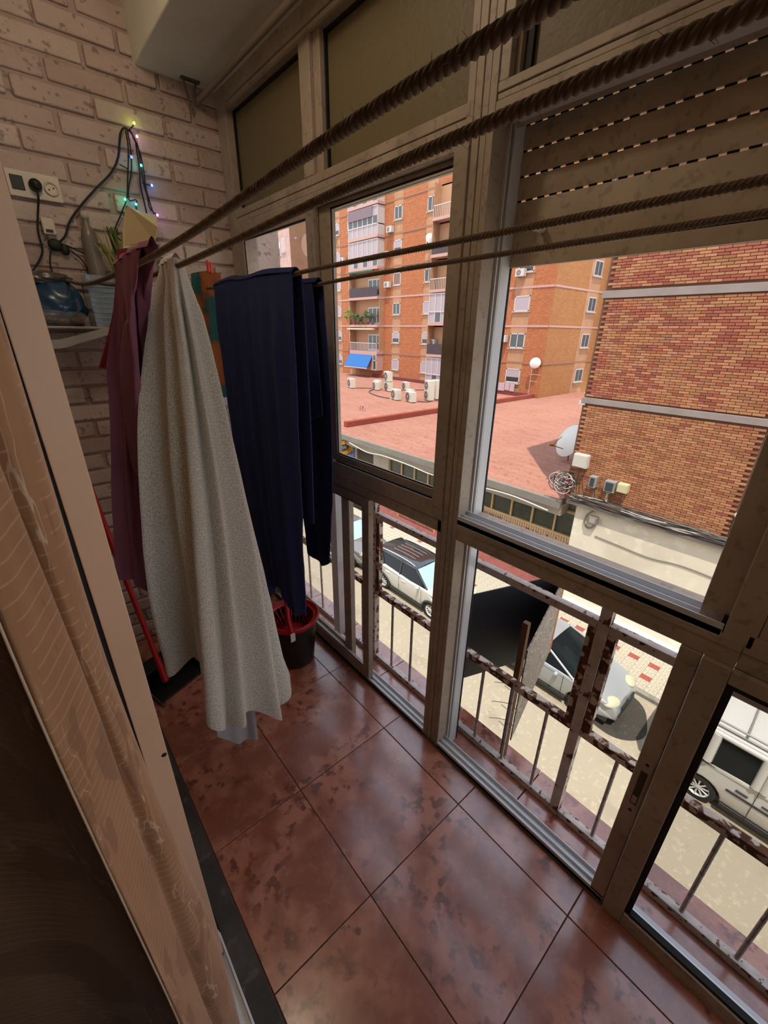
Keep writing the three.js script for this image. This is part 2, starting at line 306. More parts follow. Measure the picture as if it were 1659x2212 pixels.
// window 1, farthest: two transom panels, two sliding sashes above the rail, two below pushed together
{
  const w = sgroup('window_1', 'white aluminium window unit next to the brick wall', 'window');
  frameBar('jamb', FX - 0.002, FB, 0, 2.46, -2.197, -2.112, w);
  frameBar('head', FX, FB, 2.40, 2.452, -2.112, -0.80, w); frameBar('head_fillet', FX + 0.006, FB, 2.378, 2.3995, -2.112, -0.80, w);
  frameBar('transom_mullion', FX, FB, 2.03, 2.378, -1.530, -1.468, w); frameBar('mullion_fillet', FX + 0.014, FB, 2.03, 2.378, -1.4675, -1.43, w);
  for (const [z0, z1] of [[-2.112, -1.530], [-1.43, -0.81]]) {
    const p = part('transom_panel', w);
    obj('panel', bx(0.988, 0.994, 2.03, 2.378, z0 + 0.001, z1 - 0.001), M.obscure, p);
    obj('gasket', [bx(0.978, 0.988, 2.370, 2.378, z0, z1), bx(0.978, 0.988, 2.03, 2.378, z0, z0 + 0.007), bx(0.978, 0.988, 2.03, 2.378, z1 - 0.004, z1)], M.rubber, p);
  }
  frameBar('transom_rail', FX, FB, 2.004, 2.0295, -2.112, -0.808, w); frameBar('transom_rail', FX + 0.002, FB, 1.983, 2.003, -2.112, -0.80, w); frameBar('transom_rail', FX - 0.002, FB, 1.945, 1.982, -2.112, -0.80, w);
  sash(w, 'sash', FX - 0.006, FX + 0.02, 1.03, 1.945, -2.112, -1.481, 0.047, { top: 0.03, left: 0.055 });
  sash(w, 'sash', FX + 0.022, FX + 0.046, 1.03, 1.945, -1.50, -0.822, 0.045, { left: 0.085, top: 0.012, right: 0.02 });
  frameBar('inner_stile', FX - 0.004, FX + 0.05, 1.03, 1.95, -0.846, -0.801, w);
  obj('stile_gasket', [bx(FX + 0.004, FX + 0.01, 1.05, 1.944, -0.8515, -0.8465), bx(FX + 0.003, FX + 0.01, 1.050, 1.056, -1.40, -0.8465)], M.rubber, w);
  frameBar('sill_rail', FX - 0.002, FB, 0.99, 1.0495, -2.112, -0.801, w); frameBar('sill_rail', FX + 0.001, FB, 0.946, 0.989, -2.112, -0.801, w);
  const c1 = sash(w, 'lower_sash', FX - 0.006, FX + 0.02, 0.022, 0.944, -1.95, -1.173, 0.042, { bottom: 0.05, top: 0.035 });
  const c2 = sash(w, 'lower_sash', FX + 0.024, FX + 0.05, 0.022, 0.944, -2.11, -1.345, 0.055, { bottom: 0.05, top: 0.035 });
  frameBar('shutter_guide', 1.05, 1.09, -0.02, 0.95, -1.62, -1.565, w, M.aluBright);
  track(w, 'floor_track', 0.03, -2.112, -0.818);
  shutter(w, 1.07, 1.954, 2.15, -2.05, -0.82, slatLight, 0.05);
  frameBar('shutter_guide', 1.05, 1.09, 0.98, 2.15, -0.822, -0.80, w);
  // the post between this window and the next, in three ribs, its side holding the shutter guide
  const p = part('mullion', w);
  for (const [a, b, x] of [[-0.8195, -0.7985, 0.001], [-0.7975, -0.7765, 0], [-0.7755, -0.7575, 0.0015], [-0.7565, -0.737, 0]]) frameBar('rib', FX + x, FX + 0.05, 0.0, 2.46, a, b, p);
  obj('core', bx(FX + 0.008, 1.05, 0.002, 2.455, -0.818, -0.738), A, p);
  obj('guide', [bx(1.0, 1.004, -0.05, 2.0, -0.738, -0.73), bx(1.016, 1.02, -0.05, 2.0, -0.738, -0.73)], M.aluBright, p);
  frameBar('shutter_guide', 1.028, 1.066, -0.05, 2.45, -0.80, -0.7345, p, M.aluBright);
  obj('brush', bx(1.0665, 1.0725, -0.05, 2.4, -0.76, -0.733), M.rubber, p);
}
// window 2, in the middle: transom panel, roller shutter half down, both sashes pushed aside
{
  const w = sgroup('window_2', 'middle window unit standing open with its roller shutter half lowered', 'window');
  frameBar('head', FX, FB, 2.40, 2.452, -0.737, -0.01, w);
  const p = part('transom_panel', w);
  obj('panel', bx(0.988, 0.994, 2.04, 2.40, -0.70, -0.02), M.obscure, p);
  obj('gasket', [bx(0.978, 0.988, 2.392, 2.4, -0.70, -0.02), bx(0.978, 0.988, 2.04, 2.4, -0.695, -0.681)], M.rubber, p);
  frameBar('fillet', FX + 0.003, FB, 2.04, 2.40, -0.7365, -0.712, w); frameBar('fillet', FX + 0.02, FB, 2.04, 2.40, -0.7115, -0.70, w);
  frameBar('transom_rail', FX, FB, 2.022, 2.0395, -0.7355, -0.0585, w); frameBar('transom_rail', FX + 0.002, FB, 2.009, 2.021, -0.7355, -0.0585, w); frameBar('transom_rail', FX - 0.002, FB, 1.983, 2.008, -0.7355, -0.0585, w);
  obj('lit_underside', bx(FX, FX + 0.052, 1.978, 1.9825, -0.704, -0.06, 0.001), M.aluBright, w);  // pale metal paints the rail underside as lit from below
  const sh = shutter(w, 1.07, 1.706, 2.10, -0.745, 0.0, aluSlat, 0.0493);
  obj('stop_knob', [rod([1.062, 1.781, -0.652], [1.028, 1.781, -0.652], 0.0085, 0.0085, 18), ball(0.0095, [1.027, 1.781, -0.652], 0.6, 1, 1)], mat('white_knob_plastic', 0xe8e2d4, 0.4), sh);
  track(w, 'sill_track', 1.031, -0.7365, -0.06);
  obj('sill_rail', bx(FX - 0.003, FB + 0.03, 0.986, 1.012, -0.7365, -0.0215), A, w); obj('sill_rail', bx(FX, FB + 0.03, 0.9465, 0.9853, -0.7365, -0.0215), A, w);
  // upper sash slid to the right, only its near stile shows
  const s = part('sash', w);
  frameBar('stile', FX + 0.012, FX + 0.045, 1.022, 1.96, -0.106, -0.054, s);
  obj('gasket', bx(FX + 0.004, FX + 0.012, 1.012, 1.045, -0.066, -0.058), M.rubber, s);
  // lower sash with its latch
  const l = part('lower_sash', w);
  frameBar('stile', FX - 0.004, FX + 0.03, 0.02, 0.945, -0.113, -0.0735, l);
  const h = part('latch', l), plate = mat('latch_metal', 0xaaa49a, 0.4, { metalness: 0.5 });
  obj('plate', bx(FX - 0.0062, FX - 0.004, 0.405, 0.605, -0.1045, -0.0775, 0.001), plate, l).name = 'latch_plate';
  l.remove(h);
  obj('latch_recess', bx(FX - 0.0072, FX - 0.006, 0.445, 0.565, -0.0985, -0.083, 0.0005), mat('latch_dark', 0x3a3532, 0.5), l);
  obj('latch_knob', bx(FX - 0.011, FX - 0.006, 0.452, 0.476, -0.0965, -0.085, 0.003), plate, l);
  for (const y of [0.42, 0.59]) obj('screw', lathe([[0, 0.0015], [0.0035, 0.001], [0.0045, 0]], 12).rotateZ(Math.PI / 2).translate(FX - 0.0062, y, -0.091), M.rubber, l);
  track(w, 'floor_track', 0.03, -0.737, -0.075);
}
// window 3, nearest: post, closed sash above, insect screen below
{
  const w = sgroup('window_3', 'nearest window unit with an insect screen in its lower sash', 'window');
  frameBar('mullion', FX - 0.004, FB, 1.0, 2.455, -0.058, -0.0095, w); frameBar('mullion', FX - 0.002, FB, 0.995, 2.455, -0.009, 0.04, w);
  frameBar('head', FX, FB, 2.40, 2.452, 0.04, 1.55, w);
  frameBar('transom_rail', FX, FB, 1.96, 2.04, 0.04, 1.55, w);
  obj('transom_panel', bx(0.988, 0.994, 2.04, 2.40, 0.04, 1.55), M.obscure, w);
  frameBar('sill_rail', FX - 0.004, FB, 0.987, 1.03, -0.021, 1.55, w); frameBar('sill_rail', FX, FB, 0.9465, 0.986, -0.021, 1.55, w);
  sash(w, 'sash', FX, FX + 0.03, 1.03, 1.96, 0.04, 0.8, 0.05); sash(w, 'sash', FX + 0.032, FX + 0.06, 1.03, 1.96, 0.76, 1.55, 0.05);
  frameBar('jamb', FX, FB, 0, 2.452, 1.55, 1.6, w);
  const l = part('lower_sash', w);
  frameBar('stile', FX - 0.012, FX + 0.016, 0.0, 0.946, -0.0715, -0.022, l); frameBar('stile', FX - 0.012, FX + 0.016, 0.0, 0.946, 0.76, 0.81, l);
  frameBar('rail', FX - 0.012, FX + 0.016, 0.912, 0.9455, -0.0215, 0.76, l); frameBar('rail', FX - 0.012, FX + 0.016, 0.0, 0.052, -0.0215, 0.76, l);
  obj('gasket', [bx(FX - 0.004, FX + 0.022, 0.052, 0.912, -0.0218, -0.008), bx(FX - 0.004, FX + 0.022, 0.898, 0.912, -0.008, 0.76), bx(FX - 0.006, FX + 0.012, 0.052, 0.062, -0.008, 0.76)], M.rubber, l);
  const grid = new Uint8Array(32 * 32 * 4);
  for (let j = 0; j < 32; j++) for (let i = 0; i < 32; i++) { const a = (i % 16 < 4 || j % 16 < 4) ? 150 : 10, o = (j * 32 + i) * 4; grid[o] = grid[o + 1] = grid[o + 2] = a; grid[o + 3] = 255; }
  const gt = new THREE.DataTexture(grid, 32, 32, THREE.RGBAFormat); gt.wrapS = gt.wrapT = THREE.RepeatWrapping; gt.magFilter = THREE.LinearFilter; gt.repeat.set(1 / 0.0034, 1 / 0.0034); gt.needsUpdate = true;
  obj('insect_screen', uvm(strip(new THREE.PlaneGeometry(0.77, 0.85).rotateY(Math.PI / 2).translate(FX + 0.024, 0.475, 0.377))), mat('grey_insect_mesh', 0x55554e, 0.8, { alphaMap: gt, transparent: true }), l);
  obj('outer_ledge', bx(FX + 0.024, FX + 0.05, 0.0, 0.03, -0.02, 1.55), M.aluBright, w);
  sash(w, 'lower_sash', FX + 0.02, FX + 0.045, 0.02, 0.945, 0.78, 1.55, 0.05);
}
// ---------------------------------------------------------------- outer ledge, own facade, slab of the balcony above
{
  const w = sgroup('window_4', 'added glazed end behind the camera that lets in more daylight', 'window'), g = (n, z0, z1, y0, y1, x0, x1) => frameBar(n, x0, x1, y0, y1, z0, z1, w);  // unseen glazing added to throw daylight on the sheet and door stile
  for (const x of [0.05, 0.47, 0.9]) g('stile', ZB + 0.02, ZB + 0.08, 0.95, 2.4, x, x + 0.05);
  g('rail', ZB + 0.02, ZB + 0.08, 0.9, 0.949, 0.05, 0.95); g('rail', ZB + 0.02, ZB + 0.08, 2.401, 2.45, 0.05, 0.95);
  for (const [x0, x1] of [[0.1, 0.47], [0.52, 0.9]]) obj('pane', new THREE.PlaneGeometry(x1 - x0, 1.45).translate((x0 + x1) / 2, 1.675, ZB + 0.05), M.glass, w);
}
const tFac = tex(512, (u, v) => { const n = 0.85 + 0.15 * fbm(u, v, 6, 5, 77); return [n, n, n]; }, 2.5);
{
  const e = sgroup('trim_1', 'narrow red tiled ledge outside the windows', 'ledge');
  obj('ledge_bed', bx(0.95, 1.228, -0.2, -0.09, -2.6, 2.4), M.grout, e);
  for (let z = -2.45, i = 0; z < 2.2; z += 0.405, i++) obj('tile', bx(0.955, 1.24, -0.092, -0.08, z, z + 0.402, 0.002), M.tile[i % 3], e);
  structure(obj('wall_outer', [bx(-6, 1.12, -7.85, -0.2, -2.4, 1.85), bx(-6, 1.04, 2.82, 9.0, -2.4, 1.85), bx(-6, 0.0, -7.85, 9.0, -14, -2.4), bx(-6, 0.0, -7.85, 9.0, 1.85, 14), bx(-6, -3.45, -0.2, 2.82, -2.4, 1.85)], mat('own_facade_render', 0xcbb595, 0.9, { map: tFac })), 'rendered facade of the building the balcony belongs to', 'wall');
}
// ---------------------------------------------------------------- rusty white railing outside, and the folded sign fixed to it
const tRust = tex(512, (u, v) => {
  const a = fbm(u, v, 7, 5, 131), b = fbm(u, v, 26, 4, 133), r = smooth(0.60, 0.65, a * 0.55 + b * 0.45);
  const c = mix3([0.84, 0.80, 0.77], [0.70, 0.65, 0.62], fbm(u, v, 12, 3, 135));
  return mix3(c, mix3([0.24, 0.13, 0.09], [0.47, 0.26, 0.14], fbm(u, v, 18, 3, 137)), r);
}, 0.28);
const tRustHeavy = tex(512, (u, v) => {
  const a = fbm(u, v, 12, 5, 141), r = smooth(0.44, 0.56, a);
  return mix3([0.78, 0.72, 0.67], mix3([0.19, 0.11, 0.08], [0.50, 0.29, 0.15], fbm(u, v, 16, 4, 147)), r);
}, 0.25);
const bRust = tex(256, (u, v) => { const n = fbm(u, v, 14, 4, 149); return [n, n, n]; }, 0.12, false);
M.railPaint = mat('chipped_white_rail_paint', 0xffffff, 0.6, { map: tRust, bumpMap: bRust, bumpScale: 0.0015 });
M.railRust = mat('rusted_rail_steel', 0xffffff, 0.8, { map: tRustHeavy, bumpMap: bRust, bumpScale: 0.003 });
{
  const r = thing('balcony_railing', 'rusty white painted steel railing outside the windows', 'railing');
  const X = 1.14, posts = [-2.42, -1.367, -0.3165, 0.735], yT = 0.77, yM = 0.352, yB = -0.062;
  for (const z of posts) obj('post', bx(X - 0.016, X + 0.016, -0.08, 0.868, z - 0.016, z + 0.016, 0.002), M.railPaint, r);
  obj('handrail', bx(X - 0.025, X + 0.025, 0.8685, 0.893, -2.45, 1.8, 0.004), M.railPaint, r);
  for (let i = 0; i < posts.length; i++) {
    const z0 = posts[i] + 0.0165, z1 = (posts[i + 1] ?? 1.79) - 0.0165;
    obj('top_rail', bx(X - 0.014, X + 0.014, yT - 0.014, yT + 0.014, z0, z1, 0.002), M.railPaint, r);
    obj('middle_rail', bx(X - 0.015, X + 0.013, yM - 0.013, yM + 0.017, z0, z1, 0.003), M.railRust, r);
    obj('bottom_rail', bx(X - 0.014, X + 0.014, -0.08, -0.05, z0, z1, 0.003), M.railPaint, r);
    obj('frame_upright', bx(X - 0.012, X + 0.012, yM + 0.018, yT - 0.0145, z0 + 0.001, z0 + 0.025, 0.002), M.railRust, r);
    obj('frame_upright', bx(X - 0.012, X + 0.012, yM + 0.018, yT - 0.0145, z1 - 0.025, z1 - 0.001, 0.002), M.railRust, r);
    for (let k = 1; k < 8; k++) { const z = posts[i] + k * 0.1355; if (z > z1 - 0.03) break; obj('bar', rod([X, -0.052, z], [X, yM - 0.012, z], 0.0062, 0.0062, 10), M.railPaint, r); }
  }
  settle(r);
}
{
  const s = thing('folded_sign', 'black V-shaped board wired to the railing with wooden battens', 'sign');
  const panel = (a, b, y0, y1, t) => { const L = Math.hypot(b[0] - a[0], b[1] - a[1]), g = bx(0, L, y0, y1, -t / 2, t / 2, 0.001); g.rotateY(-Math.atan2(b[1] - a[1], b[0] - a[0])); g.translate(a[0], 0, a[1]); return g; };
  const tWave = tex(512, (u, v) => {
    const w = fbm(u, v, 4, 3, 151), ph = (u * 9 + 1.6 * Math.sin(v * 6.28 * 2 + w * 6) + w * 2.5) % 1, q = 1 - smooth(0.06, 0.16, Math.abs((ph + 1) % 1 - 0.5));
    return mix3([0.40, 0.35, 0.31], [0.74, 0.68, 0.60], q * 0.8);
  }, 0.5);
  obj('black_panel', panel([1.2, -0.93], [1.765, -0.725], 0.02, 0.50, 0.006), mat('black_sign_board', 0x1b1b20, 0.6), s);
  obj('grained_panel', panel([1.185, -0.552], [1.765, -0.712], 0.02, 0.49, 0.005), mat('wavy_grained_board', 0xffffff, 0.5, { map: tWave }), s);
  const wood = mat('weathered_batten', 0x6b4a33, 0.85, { map: tPlaster });
  obj('batten', bx(1.163, 1.183, -0.07, 0.612, -0.578, -0.556, 0.001), wood, s);
  obj('batten', bx(1.77, 1.792, 0.02, 0.52, -0.735, -0.712, 0.001), mat('orange_batten', 0xb5763f, 0.8, { map: tPlaster }), s);  // outer batten coloured a brighter orange than the other two
  obj('batten', bx(1.163, 1.183, 0.0, 0.56, -0.95, -0.93, 0.001), wood, s);
  const wire = mat('tie_wire', 0x8c8880, 0.4, { metalness: 0.7 });
  for (const y of [0.11, 0.2, 0.30]) obj('tie_wire', tube([[1.155, y, -0.60], [1.15, y + 0.006, -0.55], [1.17, y, -0.545], [1.19, y - 0.004, -0.57], [1.17, y + 0.004, -0.595], [1.13, y + 0.012, -0.63]], 0.0012, 20, 5), wire, s);
  settle(s);
}
// ---------------------------------------------------------------- clothes lines: twisted rope, four of them
const ropeMat = mat('worn_sisal_rope', 0x6a5847, 0.95, { sheen: 0.4, sheenColor: new THREE.Color(0.6, 0.55, 0.5), sheenRoughness: 0.6 });
const knotMat = mat('steel_hook', 0x6d665d, 0.5, { metalness: 0.7 });
const ROPES = [
  { x: 0.254, near: 1.706, mid: 1.668, zm: -1.05, label: 'thick twisted clothes line highest in the picture, nearest the door' },
  { x: 0.336, near: 1.706, mid: 1.672, zm: -1.15, label: 'thick twisted clothes line carrying the pale printed sheet' },
  { x: 0.658, near: 1.706, mid: 1.684, zm: -1.35, label: 'thinner-looking clothes line carrying the wide navy towel' },
  { x: 0.820, near: 1.706, mid: 1.683, zm: -1.35, label: 'clothes line closest to the window panes' },
];
for (const R of ROPES) {
  const pts = [V(R.x, 1.715, 1.55), V(R.x, R.near + 0.002, 0.3), V(R.x, R.near - 0.006, -0.3), V(R.x, R.mid + 0.008, R.zm + 0.3), V(R.x, R.mid, R.zm), V(R.x, R.mid + 0.004, -1.7), V(R.x, 1.715, -2.17)];
  const c = new THREE.CatmullRomCurve3(pts, false, 'centripetal'), len = c.getLength(), n = 1300, strands = [];
  const rope = thing('clothes_line', R.label, 'rope', 'clothes lines along the balcony');
  for (let s = 0; s < 3; s++) {
    const sp = [];
    for (let i = 0; i <= n; i++) { const t = i / n, p = c.getPointAt(t), a = t * len / 0.021 * 2 * Math.PI + s * 2 * Math.PI / 3; sp.push(V(p.x + 0.0027 * Math.cos(a), p.y + 0.0027 * Math.sin(a), p.z)); }
    obj('strand', strip(new THREE.TubeGeometry(new THREE.CatmullRomCurve3(sp), n * 2, 0.0031, 6)), ropeMat, rope);
  }
  const fz = [];                                    // loose fibres
  for (let i = 0; i < 260; i++) { const t = rnd(), p = c.getPointAt(t), a = rnd() * 6.283, d = V(Math.cos(a), Math.sin(a), rr(-1.2, 1.2)).normalize(), q = p.clone().add(V(Math.cos(a) * 0.005, Math.sin(a) * 0.005, 0)); fz.push(rod(q, q.clone().addScaledVector(d, rr(0.003, 0.008)), 0.00022, 0.0001, 3)); }
  const fo = obj('loose_fibres', fz, ropeMat, rope); fo.userData.kind = 'stuff';
  obj('wall_hook', tube([[R.x, 1.725, ZE + 0.004], [R.x, 1.725, ZE + 0.03], [R.x, 1.712, ZE + 0.04], [R.x, 1.70, ZE + 0.03], [R.x, 1.708, ZE + 0.018]], 0.0028, 20, 6), knotMat, rope);
  settle(rope);
}
// ---------------------------------------------------------------- washing
const weave = (f, s) => tex(256, (u, v) => { const n = 0.86 + 0.1 * fbm(u, v, 40, 2, s) + 0.06 * Math.sin(u * 256 * Math.PI * 2 / 4) * Math.sin(v * 256 * Math.PI * 2 / 4); return [n, n, n]; }, f);
const bTowel = tex(256, (u, v) => { const n = fbm(u, v, 64, 2, 211); return [n, n, n]; }, 0.08, false);
const tSheet = tex(1024, (u, v) => {                // small brown-grey rings and curls printed on pale cloth
  const G = 42, x = u * G, y = v * G; let ink = 0;
  for (let dx = -1; dx <= 1; dx++) for (let dy = -1; dy <= 1; dy++) {
    const cx = Math.floor(x) + dx, cy = Math.floor(y) + dy, w = (q) => ((q % G) + G) % G;
    const px = cx + 0.5 + 0.5 * (hash(w(cx), w(cy), 1) - 0.5), py = cy + 0.5 + 0.5 * (hash(w(cx), w(cy), 2) - 0.5), r = 0.28 + 0.12 * hash(w(cx), w(cy), 3), d = Math.hypot(x - px, y - py), gap = Math.atan2(y - py, x - px) + hash(w(cx), w(cy), 4) * 6.28;
    if (Math.abs(d - r) < 0.085 && Math.sin(gap * 1.5) > -0.55) ink = 1;
    if (d < 0.08) ink = 1;
  }
  return mix3([0.88, 0.87, 0.83], [0.56, 0.54, 0.50], ink * 0.85);
}, 0.36);
M.sheet = mat('pale_printed_cotton', 0xffffff, 0.95, { map: tSheet, transmission: 0.12, thickness: 0 });
M.sheetBack = mat('sheet_reverse', 0xc3c2c6, 0.95, { map: weave(0.05, 3), transmission: 0.12, thickness: 0 });
M.purple = mat('purple_cloth', 0x9c627c, 0.95, { map: weave(0.05, 5), sheen: 0.3, sheenColor: new THREE.Color(0.35, 0.2, 0.3) });
M.maroon = mat('maroon_cloth', 0x7d1226, 0.95, { map: weave(0.05, 6) });
M.navy = mat('navy_towelling', 0x25336c, 1.0, { map: weave(0.05, 7), bumpMap: bTowel, bumpScale: 0.003, sheen: 0.5, sheenColor: new THREE.Color(0.12, 0.16, 0.36) });
M.navyKnit = mat('navy_knit', 0x1d2858, 1.0, { map: weave(0.05, 8), sheen: 0.5, sheenColor: new THREE.Color(0.10, 0.14, 0.33) });
{
  const s = thing('printed_sheet', 'pale cotton sheet with a tiny ring print, gathered and hanging almost to the floor', 'sheet');
  obj('front', cloth([
    [[0.325,1.682,-1.160],[0.276,1.508,-1.175],[0.220,1.228,-1.190],[0.170,0.856,-1.205],[0.171,0.547,-1.220]],
    [[0.325,1.687,-1.120],[0.292,1.458,-1.128],[0.251,1.107,-1.135],[0.246,0.807,-1.142],[0.246,0.575,-1.150]],
    [[0.324,1.687,-1.080],[0.309,1.462,-1.068],[0.276,1.127,-1.055],[0.242,0.786,-1.042],[0.222,0.494,-1.030]],
    [[0.333,1.689,-1.070],[0.331,1.462,-1.055],[0.317,1.121,-1.040],[0.284,0.691,-1.025],[0.255,0.393,-1.010]],
    [[0.342,1.686,-1.070],[0.355,1.460,-1.062],[0.370,1.101,-1.055],[0.363,0.721,-1.048],[0.351,0.365,-1.040]],
    [[0.353,1.684,-1.090],[0.383,1.479,-1.088],[0.413,1.080,-1.085],[0.436,0.718,-1.082],[0.445,0.260,-1.080]],
    [[0.367,1.681,-1.120],[0.408,1.464,-1.132],[0.449,1.081,-1.145],[0.495,0.685,-1.158],[0.559,0.302,-1.170]],
  ], { U: 150, N: 110, folds: [[5.5, 0.021, 0.4, 0.3, 1.3], [9, 0.008, 1.9, 0.5, 1], [2.6, 0.014, 2.4, 0.3, 1]], crumple: 0.012, width: 1.3, height: 1.5, thick: 0.0012, seed: 1 }), M.sheet, s);
  obj('back', cloth([
    [[0.328,1.682,-1.165],[0.30,1.2,-1.2],[0.282,0.814,-1.15],[0.256,0.564,-1.13],[0.228,0.297,-1.10]],
    [[0.345,1.684,-1.15],[0.35,1.2,-1.18],[0.338,0.778,-1.150],[0.316,0.511,-1.14],[0.293,0.191,-1.12]],
    [[0.362,1.682,-1.15],[0.40,1.2,-1.18],[0.387,0.766,-1.140],[0.377,0.488,-1.12],[0.362,0.178,-1.10]],
  ], { U: 60, N: 60, folds: [[2.2, 0.008, 0.6, 0.3, 1]], width: 0.3, height: 1.5, thick: 0.0012 }), M.sheetBack, s);
  obj('top_fold', cloth([[[0.326,1.680,-1.165],[0.336,1.694,-1.165],[0.346,1.68,-1.165]],[[0.322,1.682,-1.12],[0.336,1.698,-1.12],[0.352,1.682,-1.12]],[[0.326,1.684,-1.07],[0.337,1.697,-1.066],[0.348,1.684,-1.07]]], { U: 40, N: 20, free: 1, folds: [[3, 0.003, 1, 1, 1]], width: 0.12, height: 0.1 }), M.sheet, s);
  settle(s);
}
{
  const s = thing('purple_towel', 'dull purple cloth hanging between the door frame and the printed sheet', 'towel');
  obj('front', cloth([
    [[0.265,1.682,-1.250],[0.237,1.558,-1.300],[0.203,1.388,-1.340],[0.157,1.130,-1.380],[0.103,0.831,-1.38]],
    [[0.262,1.690,-1.170],[0.245,1.506,-1.260],[0.205,1.274,-1.320],[0.178,1.072,-1.340],[0.142,0.812,-1.34]],
    [[0.262,1.693,-1.060],[0.275,1.507,-1.230],[0.245,1.268,-1.310],[0.210,0.981,-1.350],[0.178,0.746,-1.37]],
    [[0.264,1.688,-0.930],[0.292,1.560,-1.220],[0.288,1.258,-1.330],[0.262,0.952,-1.400],[0.219,0.640,-1.42]],
  ], { U: 90, N: 80, folds: [[3.2, 0.012, 0.4, 0.4, 1], [6, 0.005, 2, 1, 0.6]], crumple: 0.02, width: 0.5, height: 1, thick: 0.0025, seed: 4 }), M.purple, s);
  obj('back', cloth([
    [[0.250,1.684,-1.25],[0.235,1.30,-1.28],[0.230,0.95,-1.3]],
    [[0.248,1.692,-1.1],[0.225,1.30,-1.2],[0.225,0.95,-1.24]],
    [[0.250,1.690,-1.0],[0.222,1.45,-1.26],[0.212,1.2,-1.33]],
  ], { U: 50, N: 40, folds: [[2.6, 0.008, 1.4, 0.5, 1]], width: 0.4, height: 0.8, thick: 0.0025 }), M.purple, s);
  obj('top_fold', cloth([[[0.266,1.682,-1.25],[0.256,1.692,-1.25],[0.249,1.682,-1.25]],[[0.264,1.688,-1.09],[0.255,1.699,-1.09],[0.247,1.688,-1.09]],[[0.265,1.687,-0.93],[0.257,1.699,-0.925],[0.249,1.687,-0.93]]], { U: 40, N: 16, free: 1, folds: [[4, 0.003, 1, 1, 1]], width: 0.3, height: 0.1 }), M.purple, s);
  settle(s);
}
{
  const s = thing('maroon_shirt', 'dark red shirt sleeve showing behind the purple towel', 'shirt');
  obj('body', cloth([
    [[0.300,1.738,-1.420],[0.258,1.582,-1.420],[0.199,1.451,-1.420]],
    [[0.330,1.742,-1.400],[0.277,1.559,-1.400],[0.216,1.440,-1.400]],
    [[0.362,1.738,-1.420],[0.299,1.536,-1.420],[0.252,1.405,-1.420]],
  ], { U: 40, N: 40, folds: [[2.3, 0.008, 0.2, 0.4, 1]], width: 0.15, height: 0.4, thick: 0.002 }), M.maroon, s);
  settle(s);
}
{
  const tFish = tex(256, (u, v) => { const n = fbm(u, v, 4, 4, 301), q = Math.sin(u * 6.28 + 3 * n) * Math.cos(v * 6.28 * 1 + 2 * n); return q > 0.15 ? [0.55, 0.30, 0.14] : q < -0.25 ? [0.10, 0.32, 0.33] : mix3([0.10, 0.28, 0.30], [0.50, 0.28, 0.15], smooth(-0.25, 0.15, q)); }, 0.3);
  const s = thing('patterned_shirt', 'teal and orange patterned shirt between the printed sheet and the navy towel', 'shirt');
  obj('body', cloth([
    [[0.614,1.740,-1.820],[0.601,1.599,-1.820],[0.586,1.30,-1.820]],
    [[0.664,1.750,-1.800],[0.647,1.584,-1.800],[0.637,1.28,-1.800]],
    [[0.735,1.752,-1.840],[0.735,1.570,-1.840],[0.730,1.29,-1.840]],
  ], { U: 40, N: 40, folds: [[2.4, 0.012, 0.2, 0.5, 1]], width: 0.2, height: 0.45, thick: 0.002 }), mat('teal_orange_print', 0xffffff, 0.9, { map: tFish }), s);
  settle(s);
  const p = thing('clothes_peg', 'small red plastic peg on top of the patterned shirt', 'peg');
  obj('arm', bx(0.668, 0.676, 1.745, 1.785, -1.80, -1.79, 0.002).rotateZ(0), mat('bright_red_plastic', 0xd2202a, 0.35), p); obj('arm', bx(0.680, 0.688, 1.743, 1.781, -1.80, -1.79, 0.002), mat('orange_red_plastic', 0xd84a22, 0.35), p);
  settle(p);
}
